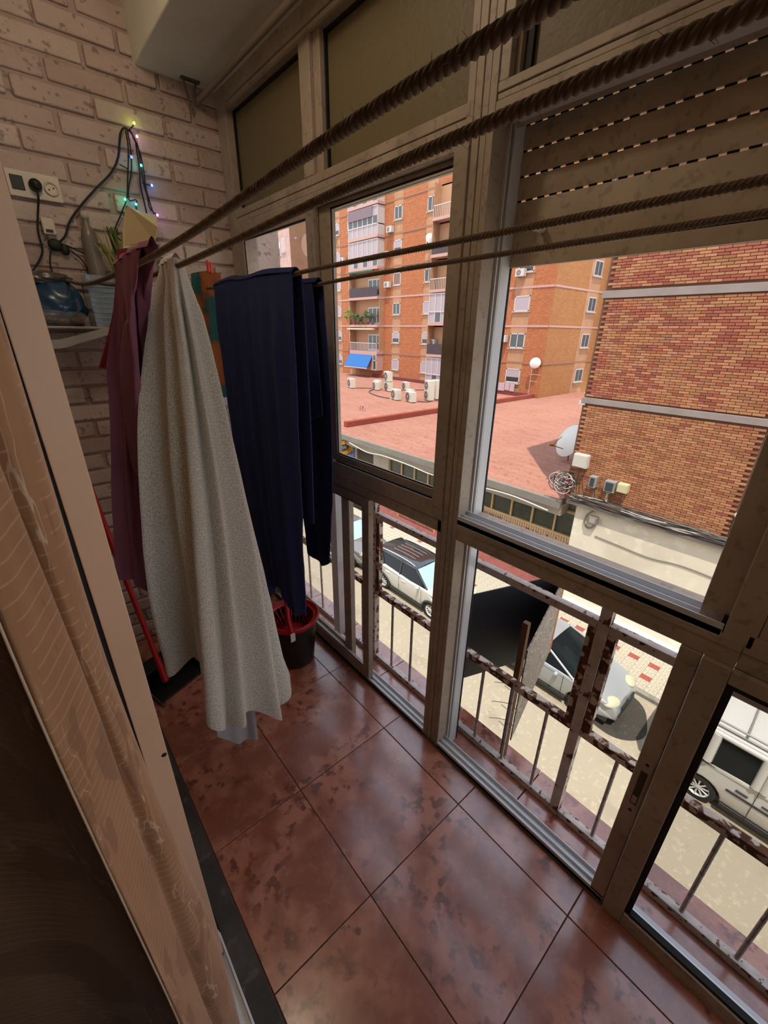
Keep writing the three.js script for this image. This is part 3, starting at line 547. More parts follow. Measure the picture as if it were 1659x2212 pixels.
{
  const s = thing('navy_towel', 'wide navy blue towel folded over a line', 'towel');
  obj('front', cloth([
    [[0.643,1.694,-1.690],[0.640,1.30,-1.66],[0.636,0.85,-1.63],[0.640,0.385,-1.600]],
    [[0.643,1.704,-1.60],[0.634,1.30,-1.57],[0.630,0.85,-1.54],[0.634,0.40,-1.52]],
    [[0.643,1.698,-1.50],[0.636,1.30,-1.48],[0.634,0.9,-1.46],[0.638,0.545,-1.44]],
    [[0.643,1.700,-1.40],[0.632,1.30,-1.39],[0.628,0.9,-1.38],[0.632,0.555,-1.37]],
    [[0.643,1.694,-1.28],[0.632,1.30,-1.28],[0.626,0.9,-1.28],[0.630,0.50,-1.29]],
    [[0.643,1.692,-1.13],[0.640,1.30,-1.14],[0.634,0.9,-1.16],[0.640,0.53,-1.195]],
  ], { U: 110, N: 90, folds: [[4.6, 0.010, 0.5, 0.3, 1], [8, 0.004, 1.2, 1, 1]], crumple: 0.014, width: 0.6, height: 1.2, thick: 0.004, seed: 9 }), M.navy, s);
  obj('back', cloth([
    [[0.673,1.694,-1.690],[0.676,1.30,-1.67],[0.676,0.95,-1.66]],
    [[0.673,1.700,-1.42],[0.682,1.30,-1.42],[0.684,0.92,-1.42]],
    [[0.673,1.692,-1.13],[0.676,1.30,-1.135],[0.680,0.93,-1.15]],
  ], { U: 80, N: 50, folds: [[3.3, 0.008, 1.7, 0.4, 1]], width: 0.6, height: 0.8, thick: 0.004 }), M.navy, s);
  obj('top_fold', cloth([[[0.643,1.692,-1.69],[0.658,1.704,-1.692],[0.673,1.692,-1.69]],[[0.643,1.700,-1.55],[0.658,1.713,-1.55],[0.673,1.700,-1.55]],[[0.643,1.694,-1.44],[0.658,1.706,-1.44],[0.673,1.694,-1.44]],[[0.643,1.698,-1.30],[0.658,1.712,-1.30],[0.673,1.698,-1.30]],[[0.643,1.691,-1.13],[0.658,1.703,-1.128],[0.673,1.691,-1.13]]], { U: 80, N: 16, width: 0.6, height: 0.06, thick: 0.003 }), M.navy, s);
  settle(s);
}
{
  const s = thing('navy_sweatshirt', 'dark navy garment hanging closest to the window, one sleeve flaring out', 'garment');
  obj('sleeve', cloth([
    [[0.806,1.688,-1.44],[0.804,1.45,-1.43],[0.800,1.215,-1.42]],
    [[0.806,1.692,-1.36],[0.798,1.45,-1.345],[0.792,1.25,-1.34]],
    [[0.806,1.688,-1.29],[0.800,1.45,-1.27],[0.795,1.275,-1.255]],
  ], { U: 50, N: 50, folds: [[1.6, 0.006, 0.4, 0.3, 1]], width: 0.25, height: 0.5, thick: 0.003 }), M.navyKnit, s);
  obj('hem', tube([[0.799,1.214,-1.42],[0.793,1.236,-1.385],[0.791,1.25,-1.34],[0.794,1.262,-1.295],[0.794,1.275,-1.256]], 0.0022, 24, 6), mat('pale_hem_stitching', 0x46557f, 0.9), s);
  obj('body', cloth([
    [[0.834,1.688,-1.52],[0.834,1.30,-1.51],[0.836,0.95,-1.50],[0.834,0.625,-1.47]],
    [[0.834,1.694,-1.44],[0.842,1.30,-1.43],[0.846,0.95,-1.41],[0.842,0.60,-1.40]],
    [[0.834,1.690,-1.36],[0.836,1.30,-1.34],[0.838,0.95,-1.33],[0.836,0.625,-1.33]],
    [[0.834,1.688,-1.27],[0.834,1.30,-1.255],[0.836,0.95,-1.265],[0.834,0.70,-1.285]],
  ], { U: 60, N: 70, folds: [[2.2, 0.008, 1.4, 0.3, 1]], crumple: 0.012, width: 0.3, height: 1.1, thick: 0.004, seed: 14 }), M.navyKnit, s);
  obj('top_fold', cloth([[[0.806,1.688,-1.52],[0.820,1.701,-1.52],[0.834,1.688,-1.52]],[[0.806,1.691,-1.4],[0.820,1.704,-1.4],[0.834,1.692,-1.4]],[[0.806,1.688,-1.27],[0.820,1.701,-1.268],[0.834,1.688,-1.27]]], { U: 40, N: 14, width: 0.3, height: 0.06, thick: 0.003 }), M.navyKnit, s);
  settle(s);
}
// ---------------------------------------------------------------- curtain at the door
{
  const tCurt = tex(1024, (u, v) => {
    const n = fbm(u, v, 5, 4, 401); let c = mix3([0.82, 0.65, 0.49], [0.73, 0.55, 0.40], n);
    const band = smooth(0.44, 0.52, fbm(u, v, 3, 2, 405)), yy = v * 34 + 0.10 * Math.sin(u * 6.283 * 2) + 0.3 * fbm(u, v, 2, 2, 409), line = 1 - smooth(0.035, 0.085, Math.abs((yy % 1) - 0.5));
    c = mix3(c, [0.92, 0.80, 0.66], line * band * 0.6);
    const f = fbm(u, v, 6, 3, 415), curl = (1 - smooth(0.0, 0.02, Math.abs(f - 0.52))) * smooth(0.5, 0.56, fbm(u, v, 4, 2, 421));
    c = mix3(c, [0.95, 0.88, 0.78], curl * 0.85);
    return mix3(c, [0.62, 0.46, 0.34], smooth(0.60, 0.64, f) * 0.5);
  }, 0.55);
  const m = mat('cream_patterned_voile', 0xffffff, 0.8, { map: tCurt, transmission: 0.25, thickness: 0, sheen: 0.3, sheenColor: new THREE.Color(0.7, 0.6, 0.5) });
  const s = thing('door_curtain', 'cream patterned curtain gathered beside the balcony door', 'curtain');
  // plan of the folds from the room side (left, dark) round the leading fold to the door frame, at three heights
  const plan = (k) => [[-0.75, -0.80], [-0.45, -0.72], [-0.22, -0.62], [-0.115, -0.53], [-0.072, -0.45], [-0.0515, -0.402], [-0.043, -0.412], [-0.034 + 0.008 * k, -0.436], [-0.0235 + 0.012 * k, -0.468], [-0.026 + 0.012 * k, -0.492], [-0.012 + 0.02 * k, -0.486], [-0.001 + 0.028 * k, -0.50], [0.006 + 0.030 * k, -0.53], [0.002 + 0.028 * k, -0.575], [-0.03 + 0.01 * k, -0.62], [-0.07, -0.645]];
  const cols = plan(0).map((_, i) => [[2.1, 0], [1.6, 0.0], [1.15, 0.05], [0.8, 0.4], [0.4, 0.85], [0.02, 1.0]].map(([y, k]) => { const q = plan(k)[i]; return [q[0] + (i > 1 && i < 15 ? 0.004 * Math.sin(y * 5 + i) : 0), y, q[1]]; }));
  obj('fabric', cloth(cols, { U: 220, N: 90, free: 1, crumple: 0.006, width: 1.5, height: 2.1, tension: 0.5 }), m, s);
  obj('hem', tube([2.1, 1.8, 1.5, 1.2, 0.9, 0.6, 0.3, 0.03].map((y) => [-0.0525 + 0.003 * Math.sin(y * 5 + 5), y, -0.401]), 0.0013, 60, 6), mat('hem_highlight_thread', 0xe6cfae, 0.7), s);  // pale thread paints the highlight along the seamed leading edge
  obj('curtain_rail', rod([-0.12, 2.12, -0.68], [-0.12, 2.12, 0.1], 0.012, 0.012, 14), M.cream, s);
  obj('heading_tape', cloth(plan(0).map((q) => [[q[0], 2.13, q[1]], [q[0], 2.09, q[1]]]), { U: 120, N: 2, width: 1.2, height: 0.05 }), m, s);
  settle(s);
}
// ---------------------------------------------------------------- bucket with wringer
{
  const b = thing('mop_bucket', 'black bucket with a red wringer basket and red handle under the navy towel', 'bucket');
  const at = [0.765, 0, -1.555];
  obj('tub', lathe([[0, 0.004], [0.088, 0.004], [0.094, 0.01], [0.116, 0.235], [0.121, 0.238], [0.121, 0.246], [0.112, 0.246], [0.09, 0.014], [0, 0.012]], 40, at), M.black, b);
  obj('rim', lathe([[0.100, 0.255], [0.104, 0.244], [0.126, 0.244], [0.134, 0.262], [0.131, 0.275], [0.124, 0.272], [0.119, 0.258], [0.105, 0.256]], 44, at), M.red, b);
  const w = [];
  for (let i = 0; i < 22; i++) { const a = i / 22 * 6.283; w.push(rod([at[0] + 0.104 * Math.cos(a), 0.254, at[2] + 0.104 * Math.sin(a)], [at[0] + 0.055 * Math.cos(a), 0.17, at[2] + 0.055 * Math.sin(a)], 0.0045, 0.0035, 6)); }
  w.push(lathe([[0, 0.166], [0.058, 0.166], [0.06, 0.172], [0, 0.174]], 30, at), lathe([[0.078, 0.21], [0.084, 0.208], [0.085, 0.214], [0.079, 0.216]], 30, at));
  obj('wringer_basket', w, M.red, b);
  const h = []; for (let i = 0; i <= 14; i++) { const a = Math.PI * i / 14; h.push(V(at[0] - 0.02 * Math.sin(a) - 0.118 * Math.cos(a) * 0.55, 0.262 + 0.105 * Math.sin(a), at[2] + 0.112 * Math.cos(a))); }
  obj('handle', tube(h, 0.0105, 40, 10), M.red, b);
  obj('label', bx(h[0].x - 0.012, h[0].x + 0.012, 0.215, 0.262, h[0].z + 0.008, h[0].z + 0.0105, 0.001), mat('white_label', 0xd8d2ca, 0.6), b);
  settle(b);
}
// ---------------------------------------------------------------- broom-handled dustpan and a rag
{
  const d = thing('dustpan', 'black dustpan with a long red handle leaning beside the brick wall', 'dustpan');
  const A0 = V(0.2, 0.075, -1.79), B0 = V(0.132, 1.05, -1.985);
  obj('handle', rod(A0, B0, 0.0115, 0.0115, 14), M.red, d);
  obj('socket', rod(V(0.204, 0.03, -1.782), V(0.196, 0.15, -1.805), 0.017, 0.014, 14), M.red, d);
  const pan = new THREE.Group(), g = [bx(-0.125, 0.125, 0, 0.006, -0.11, 0.09, 0.002), bx(-0.125, 0.125, 0, 0.09, -0.115, -0.107, 0.003), prism([[-0.11, 0], [0.12, 0], [-0.11, 0.088]], 0.005).rotateY(-Math.PI / 2).translate(-0.122, 0, 0), prism([[-0.11, 0], [0.12, 0], [-0.11, 0.088]], 0.005).rotateY(-Math.PI / 2).translate(0.122, 0, 0), bx(-0.125, 0.125, 0.082, 0.09, -0.115, -0.03, 0.003)];
  for (const q of g) q.rotateY(0.35).translate(0.235, 0.004, -1.80);
  obj('pan', g, M.black, d);
  settle(d);
  const r = thing('purple_rag', 'purple rag hanging low behind the printed sheet above the dustpan', 'rag');
  obj('cloth', cloth([
    [[0.290, 0.42, -1.93], [0.272, 0.2, -1.90], [0.268, 0.105, -1.88]],
    [[0.335, 0.46, -1.95], [0.33, 0.2, -1.92], [0.335, 0.06, -1.89]],
    [[0.40, 0.45, -1.94], [0.41, 0.2, -1.92], [0.42, 0.03, -1.88]],
  ], { U: 40, N: 40, folds: [[2.3, 0.012, 0.3, 0.4, 1]], width: 0.2, height: 0.5, thick: 0.003 }), M.purple, r);
  settle(r);
}
// ---------------------------------------------------------------- things on the brick wall
const ZW = ZE + 0.006;
{
  const s = thing('power_outlet', 'white triple socket plate with a black plug and a dark switch', 'socket');
  const white = mat('aged_white_plastic', 0xcfc5b2, 0.45), dark = mat('dark_brown_plastic', 0x1c1512, 0.5);
  obj('plate', bx(0.165, 0.318, 1.968, 2.047, ZW, ZW + 0.009, 0.003), white, s);
  obj('switch', bx(0.176, 0.212, 1.988, 2.030, ZW + 0.009, ZW + 0.013, 0.002), dark, s);
  obj('socket_ring', lathe([[0.014, 0.0], [0.021, 0.0], [0.022, 0.006], [0.018, 0.008], [0.016, 0.002]], 26).rotateX(Math.PI / 2).translate(0.289, 2.006, ZW + 0.008), white, s);
  obj('pin_hole', [-1, 1].map((k) => rod([0.289 + 0.007 * k, 2.006 + 0.003 * k, ZW + 0.0085], [0.289 + 0.007 * k, 2.006 + 0.003 * k, ZW + 0.0105], 0.0026, 0.0026, 10)), dark, s);
  obj('plug', lathe([[0, 0.036], [0.013, 0.034], [0.018, 0.024], [0.0195, 0.006], [0.0195, 0]], 26).rotateX(Math.PI / 2).translate(0.243, 2.007, ZW + 0.009), M.black, s);
  obj('plug_cord', tube([[0.243, 1.99, ZW + 0.03], [0.242, 1.972, ZW + 0.03], [0.230, 1.926, ZW + 0.012], [0.217, 1.874, ZW + 0.01], [0.214, 1.809, ZW + 0.012], [0.199, 1.779, ZW + 0.012], [0.165, 1.735, ZW + 0.02]], 0.0034, 50, 7), M.blackWire, s);
  settle(s);
  const j = thing('junction_box', 'small white single socket below the triple socket', 'socket');
  obj('plate', bx(0.232, 0.272, 1.862, 1.915, ZW, ZW + 0.014, 0.005), white, j); obj('slot', bx(0.24, 0.262, 1.868, 1.878, ZW + 0.014, ZW + 0.0155, 0.001), dark, j);
  settle(j);
}
{
  const s = thing('string_lights', 'looped black string of small coloured lights hung from a nail', 'string lights');
  const z = ZW + 0.008, w = (pts, r, dz = 0) => tube(pts.map((p, i) => [p[0], p[1], z + dz + 0.004 * Math.sin(i * 1.7)]), r, 70, 6);
  obj('wire', w([[0.585,2.240],[0.573,2.246],[0.557,2.230],[0.530,2.148],[0.496,2.095],[0.428,2.029],[0.361,1.960],[0.320,1.910],[0.295,1.863],[0.270,1.838]], 0.0040), M.blackWire, s);
  obj('wire', w([[0.573,2.240],[0.572,2.199],[0.566,2.155],[0.550,2.087],[0.531,2.017],[0.503,1.967],[0.465,1.892],[0.482,1.87]], 0.0024, 0.003), M.blackWire, s);
  obj('wire', w([[0.579,2.240],[0.577,2.179],[0.567,2.112],[0.545,2.05],[0.540,2.012],[0.565,2.018],[0.560,1.99],[0.580,1.965]], 0.0024, 0.006), M.blackWire, s);
  obj('wire', w([[0.585,2.245],[0.600,2.219],[0.601,2.177],[0.600,2.126],[0.591,2.073],[0.593,2.027],[0.598,1.970]], 0.0030, 0.002), M.blackWire, s);
  obj('wire', w([[0.588,2.244],[0.604,2.199],[0.606,2.148],[0.605,2.089],[0.609,2.044],[0.610,1.998],[0.634,1.979]], 0.0026, 0.007), M.blackWire, s);
  obj('wire', w([[0.595,2.225],[0.609,2.18],[0.613,2.12],[0.612,2.06],[0.618,2.0],[0.622,1.98]], 0.0022, 0.004), M.blackWire, s);
  obj('wire_stub', [rod([0.59, 2.246, z], [0.606, 2.262, z + 0.004], 0.0025), rod([0.60, 2.082, z], [0.630, 2.077, z + 0.006], 0.0022), rod([0.556, 2.118, z], [0.530, 2.126, z + 0.003], 0.002), rod([0.565, 2.158, z], [0.574, 2.156, z + 0.008], 0.002)], M.blackWire, s);
  obj('knot', [ball(0.02, [0.258, 1.83, z + 0.004], 1.2, 1, 0.5), ball(0.014, [0.285, 1.818, z + 0.004], 1, 1.3, 0.5)], M.blackWire, s);
  obj('wire', w([[0.27,1.838],[0.30,1.83],[0.345,1.812],[0.39,1.80]], 0.0024), M.blackWire, s); obj('wire', w([[0.30,1.82],[0.33,1.79],[0.345,1.755],[0.36,1.73]], 0.0024), M.blackWire, s); obj('wire', w([[0.25,1.825],[0.235,1.80],[0.226,1.76],[0.228,1.735]], 0.0026), M.blackWire, s);
  const leds = [[0.606,2.265,0xd8ff3a],[0.608,2.226,0xf0b0ff],[0.575,2.156,0x4060ff],[0.605,2.136,0x20f0d0],[0.632,2.077,0x3a8cff],[0.524,2.013,0x30ffb0],[0.560,2.003,0x20d0ff],[0.634,1.978,0xd080ff]];
  for (const [x, y, c] of leds) {
    obj('bulb', ball(0.0042, [x, y, z + 0.012], 1, 1.15, 1, 12), mat('led_' + c.toString(16), 0xffffff, 0.3, { emissive: new THREE.Color(c), emissiveIntensity: 2.2 }), s);
  }
  settle(s);
  for (const [x, y, c] of leds) { const l = new THREE.PointLight(c, 0.0007, 0.5); l.position.set(x - 0.002, y, z + 0.0125); l.castShadow = true; l.shadow.radius = 0.2; scene.add(l); }
}
{
  const s = thing('card_lantern', 'tilted cream card box hanging under the string lights', 'box');
  const card = mat('cream_card', 0xe6d6a8, 0.7, { map: tPlaster }), front = mat('tan_card_face', 0xb29a72, 0.75, { map: tPlaster });
  const a = V(0.508, 1.978, -2.10), b = V(0.612, 1.958, -2.12), c = V(0.575, 1.865, -2.07), d = V(0.462, 1.838, -2.06), e = V(0.628, 1.958, -2.175), f = V(0.52, 1.99, -2.175), g2 = V(0.585, 1.86, -2.17), f2 = V(0.592, 1.913, -2.055);
  const slab = (P, t) => { const pos = [], n = P[1].clone().sub(P[0]).cross(P[P.length - 1].clone().sub(P[0])).normalize().multiplyScalar(t), Q = P.map((p) => p.clone().sub(n)), tri = (x, y, z) => pos.push(...x.toArray(), ...y.toArray(), ...z.toArray()); for (let i = 1; i + 1 < P.length; i++) { tri(P[0], P[i], P[i + 1]); tri(Q[0], Q[i + 1], Q[i]); } for (let i = 0; i < P.length; i++) { const j = (i + 1) % P.length; tri(P[i], Q[i], P[j]); tri(P[j], Q[i], Q[j]); } const g = new THREE.BufferGeometry(); g.setAttribute('position', new THREE.Float32BufferAttribute(pos, 3)); g.computeVertexNormals(); return uvm(g); };
  obj('front_face', slab([a, f2, c, d], 0.002), front, s); obj('top_flap', slab([f, e, b, f2, a], 0.002), card, s); obj('side_face', slab([b, e, g2, c, f2], 0.002), card, s);
  obj('back_face', slab([f, e, g2, V(0.47, 1.84, -2.17)], 0.002), card, s); obj('corner_fold', slab([b, f2, c.clone().lerp(g2, 0.35), b.clone().lerp(e, 0.4)], 0.003), card, s);
  settle(s);
}
{
  const p = thing('dry_stalks', 'bunch of yellow-green dried stalks standing beside the card box', 'plant');
  const cols = [mat('stalk_green', 0x5f7434, 0.8), mat('stalk_yellow', 0xa39a52, 0.8), mat('stalk_dark', 0x34462a, 0.8)];
  for (let i = 0; i < 26; i++) { const x = rr(0.425, 0.47), t = rr(-0.05, 0.03), h = rr(0.09, 0.17); obj('stalk', tube([[x, 1.735, -2.13], [x - 0.006 + t * 0.3, 1.735 + h * 0.5, -2.125], [x - 0.01 + t, 1.735 + h, -2.11 + rr(-0.03, 0.03)]], rr(0.0022, 0.0042), 8, 5), cols[i % 3], p); }
  obj('sleeve', lathe([[0.028, 0], [0.034, 0.05], [0.042, 0.09]], 18, [0.443, 1.66, -2.13]), mat('clear_wrap', 0xffffff, 0.1, { transmission: 0.95, thickness: 0, ior: 1.3 }), p);
  settle(p);
}
{
  const t = thing('wall_shelf', 'pale plastic shelf with an upturned edge holding bags', 'shelf');
  const white = mat('milky_plastic', 0xb6aea4, 0.4, { transmission: 0.2, thickness: 0 });
  obj('board', bx(0.06, 0.47, 1.545, 1.553, ZE + 0.01, -2.02, 0.002), white, t);
  obj('lip', prism([[0.06, 1.47], [0.18, 1.478], [0.37, 1.535], [0.47, 1.553], [0.47, 1.575], [0.37, 1.56], [0.18, 1.508], [0.06, 1.50]], 0.004).translate(0, 0, -2.018), white, t);
  obj('bracket', [bx(0.1, 0.112, 1.47, 1.545, ZE + 0.008, -2.06, 0.002), bx(0.42, 0.432, 1.47, 1.545, ZE + 0.008, -2.06, 0.002)], white, t);
  settle(t);
  const lump = (at, r, s3, sd, amp = 0.35) => { const g = new THREE.SphereGeometry(r, 40, 28), p = g.attributes.position; for (let i = 0; i < p.count; i++) { const v = V(p.getX(i), p.getY(i), p.getZ(i)), n = v.clone().normalize(), k = 1 + amp * (fbm(0.5 + n.x * 0.24, 0.5 + n.y * 0.24 + n.z * 0.2, 8, 3, sd) - 0.5); p.setXYZ(i, v.x * k * s3[0], Math.max(v.y * k * s3[1], -r * s3[1] * 0.82), v.z * k * s3[2]); } g.computeVertexNormals(); g.translate(at[0], at[1] + r * s3[1] * 0.82, at[2]); return strip(g); };
  const bb = thing('blue_bag', 'crumpled blue and clear plastic bag on the wall shelf', 'bag');
  obj('bag', lump([0.2, 1.553, -2.1], 0.085, [1.25, 0.98, 0.85], 505, 0.5), mat('dark_blue_film', 0x1f4664, 0.25, { clearcoat: 0.5 }), bb); obj('neck', lump([0.19, 1.69, -2.1], 0.035, [2.2, 0.7, 1], 507, 0.8), mat('clear_grey_film', 0x6d655e, 0.25, { transmission: 0.4, thickness: 0 }), bb); settle(bb);
  const bo = thing('potato_bag', 'clear bag with brown contents at the front of the wall shelf', 'bag');
  obj('contents', [[0.12, 0], [0.165, 0.012], [0.205, 0.002], [0.145, 0.03], [0.25, 0.006]].map(([x, dy], i) => lump([x, 1.554 + dy, -2.045 - 0.004 * i], 0.02, [1.2, 0.9, 1], 520 + i)), mat('brown_potato', 0x5f4526, 0.8), bo);
  obj('film', lump([0.185, 1.5535, -2.05], 0.055, [1.9, 0.62, 0.58], 540, 0.4), mat('clear_bag_film', 0xffffff, 0.08, { transmission: 0.92, thickness: 0, ior: 1.3 }), bo); settle(bo);
  const cr = thing('clear_crate', 'clear plastic tub with ribbed sides at the right end of the shelf', 'tub');
  const ribs = []; for (let i = 0; i < 9; i++) ribs.push(bx(0.312, 0.402, 1.565 + i * 0.018, 1.570 + i * 0.018, -2.06, -2.056));
  obj('wall', [bx(0.31, 0.313, 1.5535, 1.73, -2.16, -2.06), bx(0.401, 0.404, 1.5535, 1.73, -2.16, -2.06), bx(0.31, 0.404, 1.5535, 1.73, -2.163, -2.16), bx(0.31, 0.404, 1.5535, 1.73, -2.063, -2.06)], mat('clear_tub_plastic', 0xd8e4e8, 0.12, { transmission: 0.85, thickness: 0, ior: 1.4 }), cr);
  obj('rib', ribs, mat('tub_rib_plastic', 0x8f9aa0, 0.2, { transmission: 0.5, thickness: 0 }), cr);
  obj('contents', bx(0.318, 0.398, 1.5535, 1.60, -2.155, -2.068, 0.012), mat('dark_red_cloth_scraps', 0x3a0f10, 0.9), cr); settle(cr);
  const bt = thing('plastic_bottle', 'translucent milky plastic bottle standing behind the bags', 'bottle');
  obj('body', lathe([[0, 0], [0.026, 0], [0.028, 0.01], [0.028, 0.16], [0.02, 0.19], [0.011, 0.205], [0.011, 0.225]], 24, [0.368, 1.70, -2.155]), mat('milky_bottle', 0xa79d90, 0.3, { transmission: 0.55, thickness: 0 }), bt);
  obj('cap', lathe([[0, 0.243], [0.013, 0.243], [0.014, 0.224], [0, 0.224]], 20, [0.368, 1.70, -2.155]), mat('milky_cap', 0xb5ab9e, 0.4), bt);
  const bt2 = bt; settle(bt2);
  const lk = thing('bottle_ledge', 'thin wall ledge under the translucent bottle and stalks', 'ledge');
  obj('board', bx(0.31, 0.50, 1.694, 1.70, ZE + 0.004, -2.105, 0.001), mat('ledge_board', 0x5c534c, 0.7), lk); settle(lk);
}
{
  const c = thing('ceiling_rod', 'grey rod running under the ceiling along the window head', 'rod');
  obj('rod', rod([0.86, 2.392, ZE + 0.02], [0.86, 2.392, 1.5], 0.011, 0.011, 14), mat('dusty_grey_rod', 0x7d7265, 0.7), c);
  obj('bracket', [tube([[0.806, 2.448, ZE + 0.045], [0.815, 2.42, ZE + 0.04], [0.826, 2.385, ZE + 0.03], [0.835, 2.36, ZE + 0.03]], 0.004, 16, 6), tube([[0.86, 2.449, ZE + 0.045], [0.85, 2.425, ZE + 0.04], [0.845, 2.39, ZE + 0.035], [0.835, 2.362, ZE + 0.03]], 0.004, 16, 6), bx(0.80, 0.87, 2.444, 2.45, ZE + 0.035, ZE + 0.055)], knotMat, c);
  settle(c);
}
// ---------------------------------------------------------------- the street below
const YS = -7.85;
const noiseT = (base, dark, light, cells, metres, s, size = 512) => tex(size, (u, v) => { const a = fbm(u, v, cells, 5, s), b = fbm(u, v, cells * 6, 3, s + 5); return mix3(mix3(base, dark, smooth(0.5, 0.75, a) * 0.6), light, smooth(0.62, 0.75, b) * 0.5); }, metres);
{
  structure(obj('ground', bx(1.12, 11.3, YS - 0.3, YS, -70, 40), mat('pale_worn_asphalt', 0xffffff, 0.9, { map: noiseT([0.56, 0.52, 0.44], [0.50, 0.46, 0.39], [0.64, 0.60, 0.52], 6, 3.0, 601) })), 'pale sunlit roadway of the street below', 'road');
  const w = sgroup('floor_pavement', 'white and red patterned pavement across the street', 'pavement');
  const tPave = tex(512, (u, v) => { const G = 8, x = u * G, y = v * G, a = Math.floor(x), b = Math.floor(y), j = Math.min(x - a, y - b) < 0.06 ? 1 : 0, red = hash(a, b, 5) > 0.93; return j ? [0.62, 0.58, 0.52] : red ? [0.68, 0.37, 0.31] : [0.78, 0.75, 0.66]; }, 2.0);
  obj('slab', bx(11.44, 13.3, YS - 0.3, YS + 0.10, -70, 40), omat('pavement_slab', 0xffffff, 0.85, { map: tPave }), w);
  obj('kerb', bx(11.3, 11.435, YS - 0.3, YS + 0.12, -70, 40, 0.015), omat('kerb_stone', 0xbdb8ac, 0.9, { map: noiseT([0.8, 0.8, 0.8], [0.6, 0.6, 0.6], [0.95, 0.95, 0.95], 6, 1, 611) }), w);
  const tP = (c) => tex(256, (u, v) => {            // one pressed paver: a little key pattern of grooves
    const g = (a, b, x) => x > a && x < b, k = (g(0.30, 0.36, u) && g(0.1, 0.62, v)) || (g(0.64, 0.70, u) && g(0.38, 0.9, v)) || (g(0.36, 0.5, u) && g(0.56, 0.62, v)) || (g(0.5, 0.64, u) && g(0.38, 0.44, v)) || (g(0.8, 0.86, u) && g(0.1, 0.5, v)) || (g(0.1, 0.16, u) && g(0.5, 0.9, v));
    const n = fbm(u, v, 6, 4, 621); return c.map((q) => q * (0.92 + 0.1 * n) * (k ? 0.8 : 1));
  }, 0.29);
  const mw = omat('cream_paver', 0xffffff, 0.85, { map: tP([0.80, 0.76, 0.66]) }), mr = omat('red_paver', 0xffffff, 0.85, { map: tP([0.70, 0.34, 0.28]) });
  const g0 = bx(0, 0.222, 0, 0.03, 0, 0.282, 0.003);
  for (let i = 0; i < 8; i++) for (let j = 0; j < 36; j++) {
    const red = (i === 5 && j % 2 === 0 && j > 14) || (i === 4 && j % 9 === 4) || (i === 2 && j % 11 === 6), o = new THREE.Mesh(g0, red ? mr : mw);
    o.name = 'paver'; o.castShadow = o.receiveShadow = true; o.position.set(11.46 + i * 0.228, YS + 0.098 + 0.002 * hash(i, j, 3), -10.2 + j * 0.29); w.add(o);
  }
  obj('edge_strip', bx(13.3, 13.75, YS - 0.3, YS + 0.13, -70, -6.4), omat('grey_pavement_strip', 0xb0aaa0, 0.9, { map: noiseT([0.8, 0.8, 0.8], [0.6, 0.6, 0.6], [0.9, 0.9, 0.9], 6, 1.4, 631) }), w);
  obj('red_apron', bx(13.75, 15.0, YS - 0.3, YS + 0.22, -70, -6.4), omat('dark_red_apron', 0xffffff, 0.8, { map: noiseT([0.55, 0.30, 0.26], [0.42, 0.22, 0.19], [0.62, 0.38, 0.32], 6, 2, 641) }), w);
  const s = [];                                     // irregular dark oil stain by the kerb
  for (let i = 0; i < 46; i++) { const a = i / 46 * 6.283; s.push([10.2 + (0.9 + 0.06 * Math.sin(a * 3 + 1)) * Math.cos(a), -2.1 + (0.86 + 0.05 * Math.sin(a * 4)) * Math.sin(a)]); }
  const sg = new THREE.ShapeGeometry(new THREE.Shape(s.map((p) => new THREE.Vector2(p[0], -p[1])))).rotateX(-Math.PI / 2).translate(0, YS + 0.004, 0);
  tag(obj('oil_stain', uvm(strip(sg)), omat('oily_asphalt', 0xffffff, 0.7, { map: noiseT([0.24, 0.22, 0.19], [0.16, 0.15, 0.13], [0.40, 0.35, 0.30], 5, 1.6, 651) })), 'dark oily stain on the roadway under the nose of the silver car', 'stain');
}
